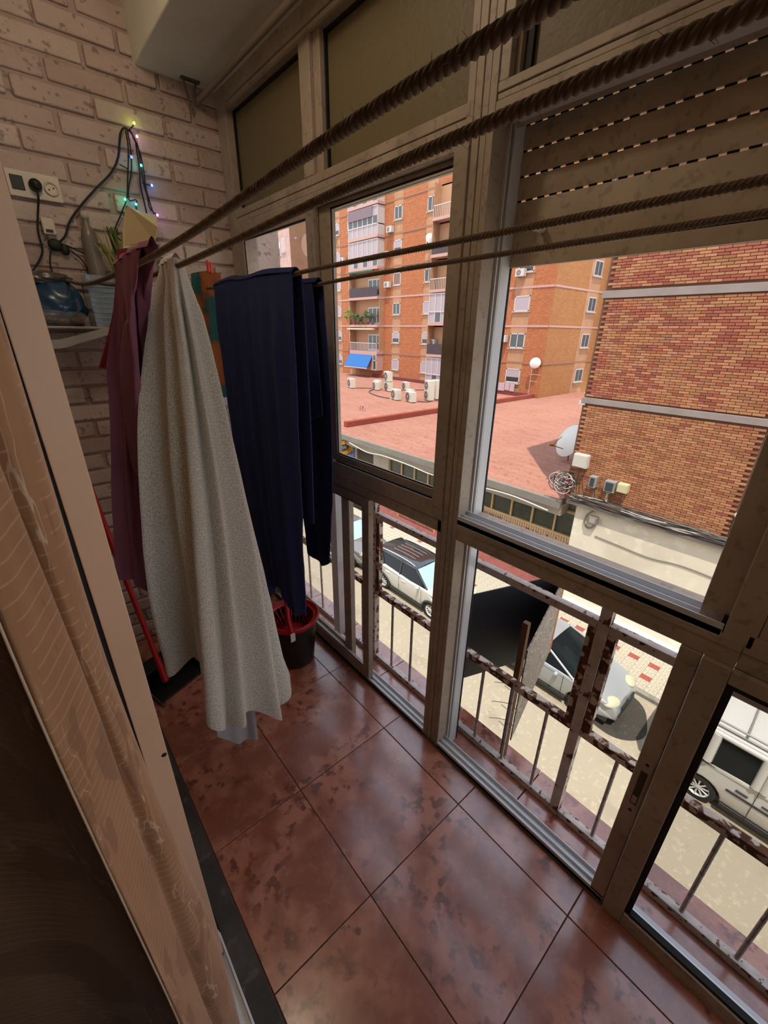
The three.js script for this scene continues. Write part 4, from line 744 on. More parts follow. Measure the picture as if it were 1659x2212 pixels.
// ---------------------------------------------------------------- single-storey market opposite
const ROOF = -4.15;
const tRoof = tex(1024, (u, v) => { const a = fbm(u, v, 5, 6, 701), b = fbm(u, v, 60, 2, 703), st = fbm(u * 1, v * 6 % 1, 6, 3, 707); let c = mix3([0.66, 0.42, 0.34], [0.72, 0.50, 0.41], a); c = mix3(c, [0.50, 0.30, 0.24], smooth(0.66, 0.72, b) * 0.45); return mix3(c, [0.76, 0.57, 0.47], smooth(0.6, 0.75, st) * 0.35); }, 7);
{
  const m = thing('market_hall', 'low market hall with a pink flat roof, glazed band and ribbed cream shutters', 'building');
  const wallM = omat('market_render', 0xcfc0a8, 0.9, { map: tFac }), creamRib = omat('cream_ribbed_sheet', 0xe9c79a, 0.6), roofM = omat('pink_roof_coating', 0xffffff, 0.9, { map: tRoof });
  obj('roof', [bx(14.5, 37.95, ROOF - 0.25, ROOF, -60, -21.4), bx(14.5, 46, ROOF - 0.25, ROOF, -21.4, -6.6)], roofM, m);
  obj('roof_edge', [bx(14.32, 14.5, ROOF - 0.3, ROOF + 0.012, -60, -6.5, 0.01)], omat('grey_roof_edge', 0x9a9284, 0.9, { map: tFac }), m);
  obj('fascia', bx(14.5, 15.12, ROOF - 0.62, ROOF - 0.25, -60, -6.5), wallM, m);
  obj('parapet', [bx(37.6, 38.0, ROOF, ROOF + 0.35, -46, -22.2)], omat('dark_red_parapet', 0x8a3a38, 0.85, { map: tFac }), m);
  obj('inner_wall', bx(15.26, 15.4, YS, ROOF - 0.25, -60, -5.95), wallM, m);
  obj('side_wall', [bx(14.95, 15.25, YS, ROOF - 0.3, -19.94, -19.75), bx(14.95, 15.25, YS, ROOF - 0.3, -18.15, -16.8), bx(14.95, 15.25, YS, -6.6, -19.75, -18.15), bx(14.95, 15.25, -4.75, ROOF - 0.3, -19.75, -18.15)], wallM, m);
  const lou = omat('louvre_metal', 0x756656, 0.7);
  obj('louvre_back', bx(15.17, 15.2, -6.6, -4.75, -19.75, -18.15), wallM, m);
  for (let i = 0; i < 20; i++) obj('louvre_blade', bx(-0.05, 0.05, -0.01, 0.01, -0.8, 0.8).rotateZ(0.6).translate(15.08, -6.55 + i * 0.093, -18.95), lou, m);
  // glazed band: panes between slender cream posts
  const pane = omat('dusty_pane', 0x77796c, 0.25, { map: noiseT([0.72, 0.72, 0.68], [0.55, 0.56, 0.52], [0.85, 0.85, 0.8], 4, 2.4, 711) }), post = omat('cream_post', 0xe8c28c, 0.6);
  const zs = []; for (let z = -16.8; z <= -5.9; z += 0.99) zs.push(z);
  obj('window_head', bx(15.0, 15.16, -4.77, -4.70, -16.8, -5.95), post, m); obj('window_sill', bx(14.98, 15.16, -5.78, -5.70, -16.8, -5.95), post, m);
  for (let i = 0; i < zs.length; i++) {
    obj('window_post', bx(15.0, 15.14, -5.70, -4.77, zs[i] - 0.035, zs[i] + 0.035, 0.008), post, m);
    if (i + 1 < zs.length) obj('pane', bx(15.09, 15.10, -5.70, -4.77, zs[i] + 0.036, zs[i + 1] - 0.036), pane, m);
  }
  // ribbed sheet wall under it
  const rib = []; for (let z = -16.8; z < -5.95; z += 0.11) { rib.push([z, 0], [z + 0.055, 0], [z + 0.065, 0.03], [z + 0.1, 0.03]); }
  const sh = new THREE.Shape([new THREE.Vector2(-16.8, 0.06), ...rib.map((p) => new THREE.Vector2(p[0], p[1])), new THREE.Vector2(-5.95, 0.06)]);
  const rg = new THREE.ExtrudeGeometry(sh, { depth: 1.95, bevelEnabled: false }); rg.rotateX(-Math.PI / 2).rotateY(-Math.PI / 2).translate(15.02, 0, 0);
  // after the turns: shape x runs along z, shape y runs along x, depth runs up
  const rb = new THREE.Box3().setFromBufferAttribute(rg.attributes.position); rg.translate(15.0 - rb.min.x, YS + 0.2 - rb.min.y, -16.8 - rb.min.z);
  obj('ribbed_sheet', uvm(strip(rg)), creamRib, m);
  obj('sheet_backing', bx(15.07, 15.19, YS, -5.78, -16.8, -5.95), creamRib, m);
  // cable draped along the roof edge
  obj('edge_cable', tube([[14.3, -4.5, -19.6], [14.29, -4.72, -17.9], [14.29, -4.62, -16.6], [14.29, -4.66, -14.5], [14.29, -4.75, -12.9], [14.29, -4.6, -10.5], [14.29, -4.5, -8.5], [14.29, -4.62, -6.9]], 0.028, 80, 6), omat('white_cable', 0xe2dfd6, 0.6), m);
  // red spray lettering on the sheet, in strokes
  const paint = omat('red_spray_paint', 0xb0281c, 0.7), ink = omat('black_spray_paint', 0x242424, 0.7);
  const L = { T: [[[0, 1], [0.3, 0.86], [0.62, 0.97]], [[0.33, 0.9], [0.36, 0.1]]], V: [[[0, 0.95], [0.06, 0.3], [0.28, 0.02], [0.52, 0.3], [0.56, 1]]], e: [[[0, 0.5], [0.45, 0.5], [0.42, 0.82], [0.14, 0.9], [0, 0.5], [0.1, 0.12], [0.5, 0.1]]], R: [[[0, 0], [0.05, 1]], [[0.05, 1], [0.45, 0.95], [0.48, 0.6], [0.08, 0.5], [0.55, 0]]], Y: [[[0, 1], [0.22, 0.55]], [[0.55, 1], [0.0, -0.25]]], O: [[[0.2, 0.9], [0, 0.5], [0.16, 0.08], [0.42, 0.2], [0.46, 0.65], [0.2, 0.9]]], K: [[[0.05, 1.1], [0, 0]], [[0.55, 0.75], [0.05, 0.5], [0.5, 0.0]]], i: [[[0.1, 0.7], [0.08, 0.05]], [[0.14, 1.08], [0.2, 1.02]]], N: [[[0, 0], [0.02, 0.8], [0.4, 0.05], [0.48, 0.85]]], G: [[[0.5, 0.85], [0.25, 1], [0.0, 0.6], [0.1, 0.15], [0.42, 0.1], [0.46, 0.5], [0.2, 0.5]]] };
  const strokes = []; let z = -9.05;
  const stroke = (q, zz, yy, k, r) => strokes.push(tube(q.map((p) => [14.988, yy + p[1] * k, zz + p[0] * k]), r, 14, 5));
  'TVeRYOKiNG'.split('').forEach((ch, i) => { for (const q of L[ch]) stroke(q, z, -6.40 + 0.004 * i, 0.40, 0.026); z += (ch === 'i' ? 0.2 : 0.325); });
  obj('red_lettering', strokes, paint, m);
  const tags = []; for (let i = 0; i < 14; i++) tags.push(rod([14.99, -6.12 - 0.05 * (i % 3), -10.35 + i * 0.085], [14.99, -5.92, -10.34 + i * 0.085], 0.011, 0.011, 5));
  for (let i = 0; i < 5; i++) tags.push(tube([[14.99, -6.5, -15.9 + i * 0.5], [14.99, -6.1, -15.8 + i * 0.5], [14.99, -6.05, -15.6 + i * 0.5], [14.99, -6.4, -15.48 + i * 0.5]], 0.022, 14, 5));
  obj('black_tag', tags, ink, m);
  obj('low_marking', [tube([[14.99, -7.25, -9.3], [14.99, -7.3, -8.0], [14.99, -7.62, -7.98]], 0.016, 16, 5), rod([14.99, -7.1, -10.2], [14.99, -7.6, -10.25], 0.03), tube([[14.99, -7.2, -9.4], [14.99, -7.6, -9.38]], 0.016, 6, 5), rod([14.99, -7.3, -7.4], [14.99, -7.65, -7.2], 0.02), rod([14.99, -7.3, -7.2], [14.99, -7.65, -7.35], 0.02)], ink, m);
  settle(m);
  // long red kerb across the roof
  const k = thing('roof_kerb', 'long terracotta kerb running across the pink roof', 'kerb');
  obj('kerb', bx(15.7, 41.0, ROOF, ROOF + 0.36, -22.1, -21.75, 0.03), omat('terracotta_kerb', 0xa8492f, 0.85, { map: tFac }), k); settle(k);
}
{
  const SX = 0.05, SZ = 0.85, SY = 0.36;
  const s = thing('blue_shop', 'bright blue shop front left of the market hall', 'shop');
  obj('wall', bx(14.9, 16.0, YS, ROOF - 0.3, -27, -19.95), omat('blue_shop_paint', 0x6f86d8, 0.7, { map: tFac }), s);
  obj('fascia_sign', bx(14.84, 14.9, -5.2, ROOF - 0.42, -26.5, -20.05), omat('yellow_fascia', 0xe8b83a, 0.6), s);
  obj('plinth', bx(14.86, 14.9, YS, YS + 0.8, -27, -19.95), omat('shop_plinth', 0xa08a80, 0.8), s);
  settle(s);
  const y = thing('shop_sign', 'yellow hanging box sign with a dark oval emblem', 'sign');
  obj('box', bx(13.75, 14.8, -5.72, -4.85, -21.22, -21.02, 0.01), omat('yellow_sign_face', 0xe2a92a, 0.5), y);
  const ov = lathe([[0, 0.012], [0.36, 0.012], [0.37, 0]], 34).rotateX(Math.PI / 2); ov.scale(1, 0.55, 1).translate(14.27, -5.28, -21.02); obj('oval', ov, omat('oval_blue', 0x4a4c62, 0.5), y);
  obj('emblem', [tube([[14.08, -5.36, -21.0], [14.08, -5.2, -21.0], [14.17, -5.22, -21.0], [14.1, -5.28, -21.0], [14.18, -5.36, -21.0]], 0.014, 16, 5), tube([[14.22, -5.36, -21.0], [14.28, -5.2, -21.0], [14.34, -5.36, -21.0]], 0.014, 14, 5), rod([14.41, -5.36, -21.0], [14.41, -5.2, -21.0], 0.014)], omat('emblem_pale', 0xc9b58a, 0.5), y);
  obj('frame', [bx(13.73, 14.82, -4.85, -4.81, -21.23, -21.01), bx(13.73, 14.82, -5.76, -5.72, -21.23, -21.01)], omat('sign_frame', 0x55503f, 0.5), y);
  obj('arm', [bx(14.8, 14.92, -5.05, -5.0, -21.15, -21.1), bx(14.8, 14.92, -5.6, -5.55, -21.15, -21.1)], omat('sign_arm', 0x55503f, 0.5), y);
  y.position.set(SX, SY, SZ); settle(y);
}
{
  const g = thing('barrier_gate', 'pale orange barred barrier panel in front of the market hall', 'barrier');
  const m = omat('pale_orange_steel', 0xe2b070, 0.6), zs = [-15.05, -12.4], X = 14.15, y0 = YS + 0.22;
  obj('frame', [bx(X - 0.025, X + 0.025, y0 + 0.18, y0 + 0.23, zs[0], zs[1]), bx(X - 0.025, X + 0.025, y0 + 1.2, y0 + 1.25, zs[0], zs[1])], m, g);
  for (const z of zs) obj('post', bx(X - 0.03, X + 0.03, y0, y0 + 1.25, z - 0.03, z + 0.03), m, g);
  for (let z = zs[0] + 0.19; z < zs[1] - 0.1; z += 0.19) obj('bar', rod([X, y0 + 0.2, z], [X, y0 + 1.22, z], 0.016, 0.016, 8), m, g);
  obj('plate', bx(X - 0.04, X - 0.025, y0 + 0.85, y0 + 1.05, -14.25, -13.85), omat('yellow_plate', 0xe6c53c, 0.5), g);
  settle(g);
}
// ---------------------------------------------------------------- air conditioning units on the market roof
{
  const body = omat('aged_white_metal', 0xe4dbc8, 0.5), dk = omat('fan_dark', 0x6d5f52, 0.6), dk2 = omat('fan_hub', 0xb8ab98, 0.5);
  const unit = (label, w, h, d, fans) => {
    const u = thing('air_conditioner', label, 'air conditioner', 'air conditioners on the pink roof');
    obj('case', bx(-d / 2, d / 2, 0.06, h, -w / 2, w / 2, 0.02), body, u);
    obj('foot', [bx(-d / 2, d / 2, 0, 0.06, -w * 0.38, -w * 0.3), bx(-d / 2, d / 2, 0, 0.06, w * 0.3, w * 0.38)], dk, u);
    for (let i = 0; i < fans; i++) {
      const cy = fans === 1 ? h * 0.52 : h * (0.28 + 0.46 * i), r = Math.min(w * 0.33, h / fans * 0.42), cz = -w * 0.14;
      obj('fan_grille', lathe([[r * 0.25, 0.012], [r * 0.9, 0.012], [r, 0.02], [r, 0]], 24).rotateZ(Math.PI / 2).translate(-d / 2, cy, cz), dk, u);
      obj('fan_hub', lathe([[0, 0.03], [r * 0.25, 0.026], [r * 0.25, 0]], 16).rotateZ(Math.PI / 2).translate(-d / 2, cy, cz), dk2, u);
    }
    obj('side_grille', [0, 1, 2, 3, 4].map((i) => bx(-d / 2 - 0.004, -d / 2 + 0.002, h * (0.25 + 0.11 * i), h * (0.25 + 0.11 * i) + 0.02, w * 0.28, w * 0.45)), dk, u);
    return u;
  };
  const list = [[28.1, -37.9, 0, 'lone air conditioner at the left end of the roof', 1.15, 1.0, 0.5, 1], [29.9, -35.6, 0, 'air conditioner half hidden behind others on the left of the cluster', 1.2, 0.9, 0.5, 0], [29.2, -35.0, 0, 'low air conditioner at the front left of the cluster', 1.1, 0.85, 0.45, 1], [29.6, -33.5, 0, 'air conditioner under the topmost one of the cluster', 1.15, 0.95, 0.45, 1], [29.62, -33.6, 0.951, 'topmost air conditioner, stacked on another one', 1.2, 1.0, 0.45, 1], [31.7, -33.1, 0, 'small air conditioner on the right behind the cluster', 0.95, 0.85, 0.45, 1], [26.2, -28.6, 0, 'left one of the front pair of air conditioners', 1.1, 0.95, 0.5, 1], [27.4, -28.0, 0, 'air conditioner just behind the front pair', 0.9, 0.9, 0.5, 0], [26.4, -26.9, 0, 'right one of the front pair of air conditioners', 1.15, 0.9, 0.5, 1], [28.4, -26.6, 0, 'tall two-fan air conditioner at the right', 1.05, 1.75, 0.5, 2], [29.6, -26.9, 0, 'air conditioner hidden behind the tall two-fan one', 1.0, 1.7, 0.5, 0]];
  for (const [x, z, y, label, w, h, d, n] of list) { const u = unit(label, w, h, d, n); u.position.set(x, ROOF + y, z); u.rotation.y = -0.35 + rr(-0.1, 0.1); }
  const p = thing('roof_pipes', 'thin dark pipes lying between the air conditioners', 'pipes');
  const pm = omat('dark_pipe', 0x5e4a40, 0.7);
  for (const q of [[[28.3, -37.3], [29.2, -36.4], [29.6, -36]], [[30.2, -33.4], [30.8, -32.8], [31.2, -33.2]], [[26.9, -26.6], [27.4, -25.9], [28.2, -26.0]], [[29.0, -35.3], [27.4, -34.0], [26.2, -31], [26.1, -29.4]], [[32.2, -32.6], [33.4, -31.6]], [[28.6, -26.1], [28.9, -25.4], [29.4, -24.8]]]) obj('pipe', tube(q.map((a) => [a[0], ROOF + 0.06, a[1]]), 0.045, 16, 5), pm, p);
  settle(p);
  const v = thing('roof_vent', 'small arched vent cowl standing alone on the pink roof', 'vent');
  obj('cowl', [...[0, 1].map((k) => tube([[20.3, ROOF, -26.3 + 0.3 * k], [20.25, ROOF + 0.28, -26.2 + 0.25 * k], [20.25, ROOF + 0.4, -26.05 + 0.15 * k], [20.3, ROOF + 0.28, -25.9 + 0.1 * k], [20.3, ROOF, -25.7 + 0.1 * k]], 0.03, 14, 5))], omat('vent_metal', 0xb98f80, 0.7), v); settle(v);
}
// ---------------------------------------------------------------- brick block on the right across the street
const tBrickFar = (a, b, mort, s, L = 0.27, H = 0.073) => tex(512, (u, v) => {   // courses too far away to build one by one
  const cols = 16, rows = 56, y = v * rows, r = Math.floor(y), x = u * cols + (r % 2) * 0.5, c = Math.floor(x), fx = x - c, fy = y - r;
  if (fx < 0.05 || fy < 0.15) return mort;
  const n = hash(((c % cols) + cols) % cols, r, s), q = fbm(u, v, 6, 3, s); return mix3(a, b, clamp(n * 0.8 + q * 0.4 - 0.1, 0, 1));
}, 4.2);
const bandM = omat('lilac_grey_band', 0xb0a098, 0.85, { map: tFac });
{
  const b = thing('brick_block', 'dark red brick block across the street with grey bands and a grey ground-floor wall', 'building');
  const X = 14.35, Z0 = -6.45, Z1 = -1.55, mort = omat('dark_mortar', 0x7a5540, 0.95);
  obj('core', bx(X + 0.03, X + 14, -3.98, 16, Z0 + 0.03, 18), mort, b);
  obj('grey_wall', bx(X, X + 13, YS, -4.0, Z0 + 0.55, 18), mat('grey_painted_wall', 0xffffff, 0.9, { map: noiseT([0.79, 0.75, 0.67], [0.69, 0.65, 0.57], [0.84, 0.81, 0.73], 3, 6, 801, 1024) }), b);
  obj('ledge', bx(X - 0.16, X + 0.05, -4.06, -3.94, Z0 + 0.2, 18, 0.01), omat('ledge_concrete', 0x8f8378, 0.9, { map: tFac }), b);
  obj('wall_crack', [tube([[X - 0.002, -5.0, -5.05], [X - 0.002, -5.05, -4.2], [X - 0.002, -5.1, -3.3], [X - 0.002, -5.0, -2.4], [X - 0.002, -5.05, -1.2]], 0.03, 40, 5)], omat('crack_grime', 0x9a9184, 0.95), b);
  const bands = [[2.56, 2.76], [-0.555, -0.37], [5.68, 5.88]];
  for (const [y0, y1] of bands) obj('band', bx(X - 0.03, X + 0.1, y0, y1, Z0 - 0.02, 18, 0.01), bandM, b);
  obj('corner_flashing', bx(X - 0.02, X + 0.1, -0.62, -0.50, Z0 - 0.09, Z0 + 0.12, 0.01), omat('white_flashing', 0xe0dbd2, 0.6), b);
  // bricks: course by course, the nearest three hundred of them single, the others joined
  const reds = [0x8c4a38, 0x96523c, 0xa5684a, 0xb07a58, 0x9c5a44], browns = [0x9c6a48, 0xa8754e, 0x93603f, 0xa56e4a, 0xb07c56];
  const bm = (hex) => mat('brick_' + hex.toString(16), hex, 0.9, { map: tPaint }), mats = [...reds, ...browns].map(bm), H = 0.0733, L = 0.272;
  const shape = new RoundedBoxGeometry(0.06, H - 0.013, L - 0.013, 1, 0.004), all = [];
  for (let r = 0; r < 108; r++) {
    const y = -3.92 + r * H + H / 2; if (bands.some(([a, c]) => y > a - 0.04 && y < c + 0.04)) continue;
    for (let c = 0; c < 19; c++) {
      let z = Z0 + c * L + (r % 2 ? L / 2 : 0) + L / 2 - 0.05; if (z + L / 2 > Z1 - 0.02 || z - L / 2 < Z0 - 0.02) continue;
      const lower = y < -0.5, pal = lower ? (hash(r, c, 71) < 0.12 ? 0 : 1) : (hash(r >> 2, c >> 1, 72) < 0.42 ? 0 : hash(r, c, 73) < 0.3 ? 0 : 1);
      const k = pal * 5 + Math.floor(hash(r, c, 74) * 5);
      all.push([X - 0.0 + 0.004 * hash(r, c, 75), y, z, k, Math.hypot(X, y - 1.55, z)]);
    }
  }
  all.sort((p, q) => p[4] - q[4]);
  all.slice(0, 290).forEach(([x, y, z, k]) => { const o = new THREE.Mesh(shape, mats[k]); o.name = 'brick'; o.castShadow = o.receiveShadow = true; o.position.set(x + 0.02, y, z); b.add(o); });
  for (let k = 0; k < 10; k++) {
    const gs = all.slice(290).filter((q) => q[3] === k).map(([x, y, z]) => strip(shape.clone()).translate(x + 0.02, y, z));
    if (gs.length) { const o = obj('brick_courses', gs, mats[k], b); o.userData.kind = 'stuff'; }
  }
  // upper courses out of sight and the far side: brick pattern in the material
  obj('upper_wall', bx(X + 0.01, X + 0.03, 3.98, 16, Z0, 18), omat('far_brick_red', 0xffffff, 0.9, { map: tBrickFar([0.56, 0.30, 0.22], [0.68, 0.46, 0.34], [0.42, 0.27, 0.2], 811) }), b);
  // the plastered pier at its right with a slatted window
  const pier = omat('grey_pier_plaster', 0xa89a8c, 0.9, { map: tFac }), wht = omat('white_shutter', 0xdcd6ca, 0.6);
  obj('pier', [bx(X - 0.03, X + 0.1, -0.9, 16, Z1, Z1 + 2.2), bx(X - 0.03, X + 0.1, -3.94, -2.95, Z1, Z1 + 2.2), bx(X - 0.03, X + 0.1, -3.0, -0.9, Z1 + 1.6, Z1 + 2.2)], pier, b);
  obj('window_reveal', bx(X + 0.08, X + 0.1, -2.95, -0.9, Z1 + 0.02, Z1 + 1.6), pier, b);
  for (let i = 0; i < 22; i++) obj('shutter_slat', bx(X + 0.0, X + 0.035, -0.97 - i * 0.07, -0.915 - i * 0.07, Z1 + 0.12, Z1 + 1.58, 0.006), wht, b);
  obj('window_frame', [bx(X - 0.02, X + 0.08, -2.95, -0.9, Z1 + 0.005, Z1 + 0.12)], wht, b);
  obj('window_sill', bx(X - 0.12, X + 0.08, -3.02, -2.94, Z1 - 0.05, Z1 + 1.65, 0.01), omat('white_sill', 0xe2ddd2, 0.6), b);
  settle(b);
}
// ---------------------------------------------------------------- boxes and cables on that block
{
  const X = 14.30, pale = omat('pale_meter_box', 0xd8d2c6, 0.5), gl = omat('smoky_cover', 0x3a3f44, 0.2), be = omat('beige_box', 0xdccfa2, 0.5), gy = omat('grey_box', 0x9c9a92, 0.5);
  const boxy = (name, label, y0, y1, z0, z1, m, lid, lm) => { const t = thing(name, label, 'box', 'service boxes above the cable ledge'); obj('case', bx(X - 0.16, X + 0.06, y0, y1, z0, z1, 0.015), m, t); obj('lid', bx(X - 0.18, X - 0.161, y0 + lid, y1 - lid, z0 + lid, z1 - lid, 0.008), lm, t); settle(t); };
  boxy('meter_box', 'large white square box on the brick wall', -2.68, -2.22, -6.28, -5.78, pale, 0.03, pale);
  boxy('meter_box', 'narrow grey box with a dark cover next to the large white box', -3.26, -2.86, -5.60, -5.36, gy, 0.05, gl);
  boxy('meter_box', 'grey box with a dark glassy cover in the middle of the row', -3.26, -2.88, -5.08, -4.74, gy, 0.05, gl);
  boxy('meter_box', 'small beige box at the right of the row', -3.17, -2.87, -4.68, -4.36, be, 0.03, be);
  const c = thing('cable_bundle', 'tangled bundle of old cables lying along the ledge', 'cables');
  const cm = [omat('cable_grey', 0x6f6862, 0.7), omat('cable_white', 0xd9d4ca, 0.6), omat('cable_dark', 0x35302c, 0.7), omat('cable_brown', 0x6d4a3a, 0.7)];
  for (let i = 0; i < 30; i++) {
    const pts = [], y = rr(-3.90, -3.70), s = rr(0, 6), z0 = rr(-6.3, -5.2);
    for (let k = 0; k <= 9; k++) { const z = lerp(z0, 1.5, k / 9); pts.push([X - 0.05 - rr(0, 0.1), y + 0.06 * Math.sin(k * 1.3 + s) + rr(-0.03, 0.03) + (k > 5 ? 0.0 : 0.02), z]); }
    obj('cable', tube(pts, rr(0.008, 0.019), 50, 5), cm[i % 4], c);
  }
  for (let i = 0; i < 16; i++) { const a = rr(0, 6.28), cy = rr(-3.6, -3.2), cz = rr(-6.75, -6.2), r = rr(0.15, 0.34), pts = []; for (let k = 0; k <= 10; k++) { const t = a + k * 0.55; pts.push([X - 0.04 - 0.06 * rnd(), cy + r * 0.8 * Math.sin(t), cz + r * Math.cos(t)]); } obj('coil', tube(pts, rr(0.008, 0.016), 30, 5), cm[i % 2 ? 1 : 2], c); }
  for (const [z, y] of [[-6.0, -2.68], [-5.85, -2.68], [-5.48, -3.26], [-5.42, -3.26], [-4.98, -3.26], [-4.9, -3.26], [-4.82, -3.26], [-4.5, -3.17]]) obj('drop_cable', tube([[X - 0.05, y, z], [X - 0.06, (y - 3.8) / 2, z + rr(-0.1, 0.1)], [X - 0.08, -3.8, z + rr(-0.05, 0.25)]], 0.014, 14, 5), cm[Math.floor(rnd() * 3)], c);
  settle(c);
  const r = thing('red_bell', 'red siren box half hidden by looped white cables', 'siren'); obj('case', lathe([[0, 0.1], [0.12, 0.09], [0.15, 0.03], [0.16, 0]], 20).rotateZ(Math.PI / 2).translate(X + 0.02, -3.35, -6.42), omat('siren_red', 0xb02028, 0.5), r); settle(r);
  const l = thing('wall_lamp', 'old square lamp with a curved conduit on the grey wall', 'lamp'); const lm = omat('grimy_lamp_metal', 0x857b6c, 0.7);
  obj('housing', bx(X - 0.12, X + 0.05, -4.55, -4.28, -5.36, -5.06, 0.02), lm, l); obj('lens', bx(X - 0.13, X - 0.121, -4.51, -4.32, -5.31, -5.11, 0.01), omat('dusty_lens', 0xb5ac9a, 0.4), l);
  obj('conduit', tube([[X, -4.12, -5.3], [X, -4.3, -5.46], [X, -4.6, -5.5], [X, -4.78, -5.36], [X, -4.7, -5.2], [X, -4.55, -5.14]], 0.028, 26, 6), lm, l); settle(l);
}
{
  const d = thing('satellite_dish', 'large white satellite dish on the pink roof beside the brick block', 'dish');
  const g = lathe([[0, 0.16], [0.3, 0.13], [0.6, 0.05], [0.8, -0.06], [0.82, -0.07], [0.6, 0.03], [0.3, 0.105], [0, 0.135]], 36); g.rotateZ(1.15).rotateY(-0.5).translate(19.5, ROOF + 1.05, -9.05);
  obj('reflector', g, omat('dish_white', 0xe9e6dc, 0.5), d);
  obj('arm', [rod([19.4, ROOF + 0.6, -9.0], [18.75, ROOF + 0.85, -9.4], 0.02), rod([19.3, ROOF + 1.2, -9.3], [18.75, ROOF + 0.9, -9.4], 0.015)], omat('dish_arm', 0x77706a, 0.5), d);
  obj('receiver', rod([18.8, ROOF + 0.86, -9.38], [18.55, ROOF + 0.9, -9.5], 0.07, 0.05, 12), omat('receiver_orange', 0xd08a1e, 0.5), d);
  obj('mast', rod([19.75, ROOF, -9.0], [19.7, ROOF + 1.1, -9.05], 0.03), omat('dish_mast', 0x8d8780, 0.5), d); settle(d);
}
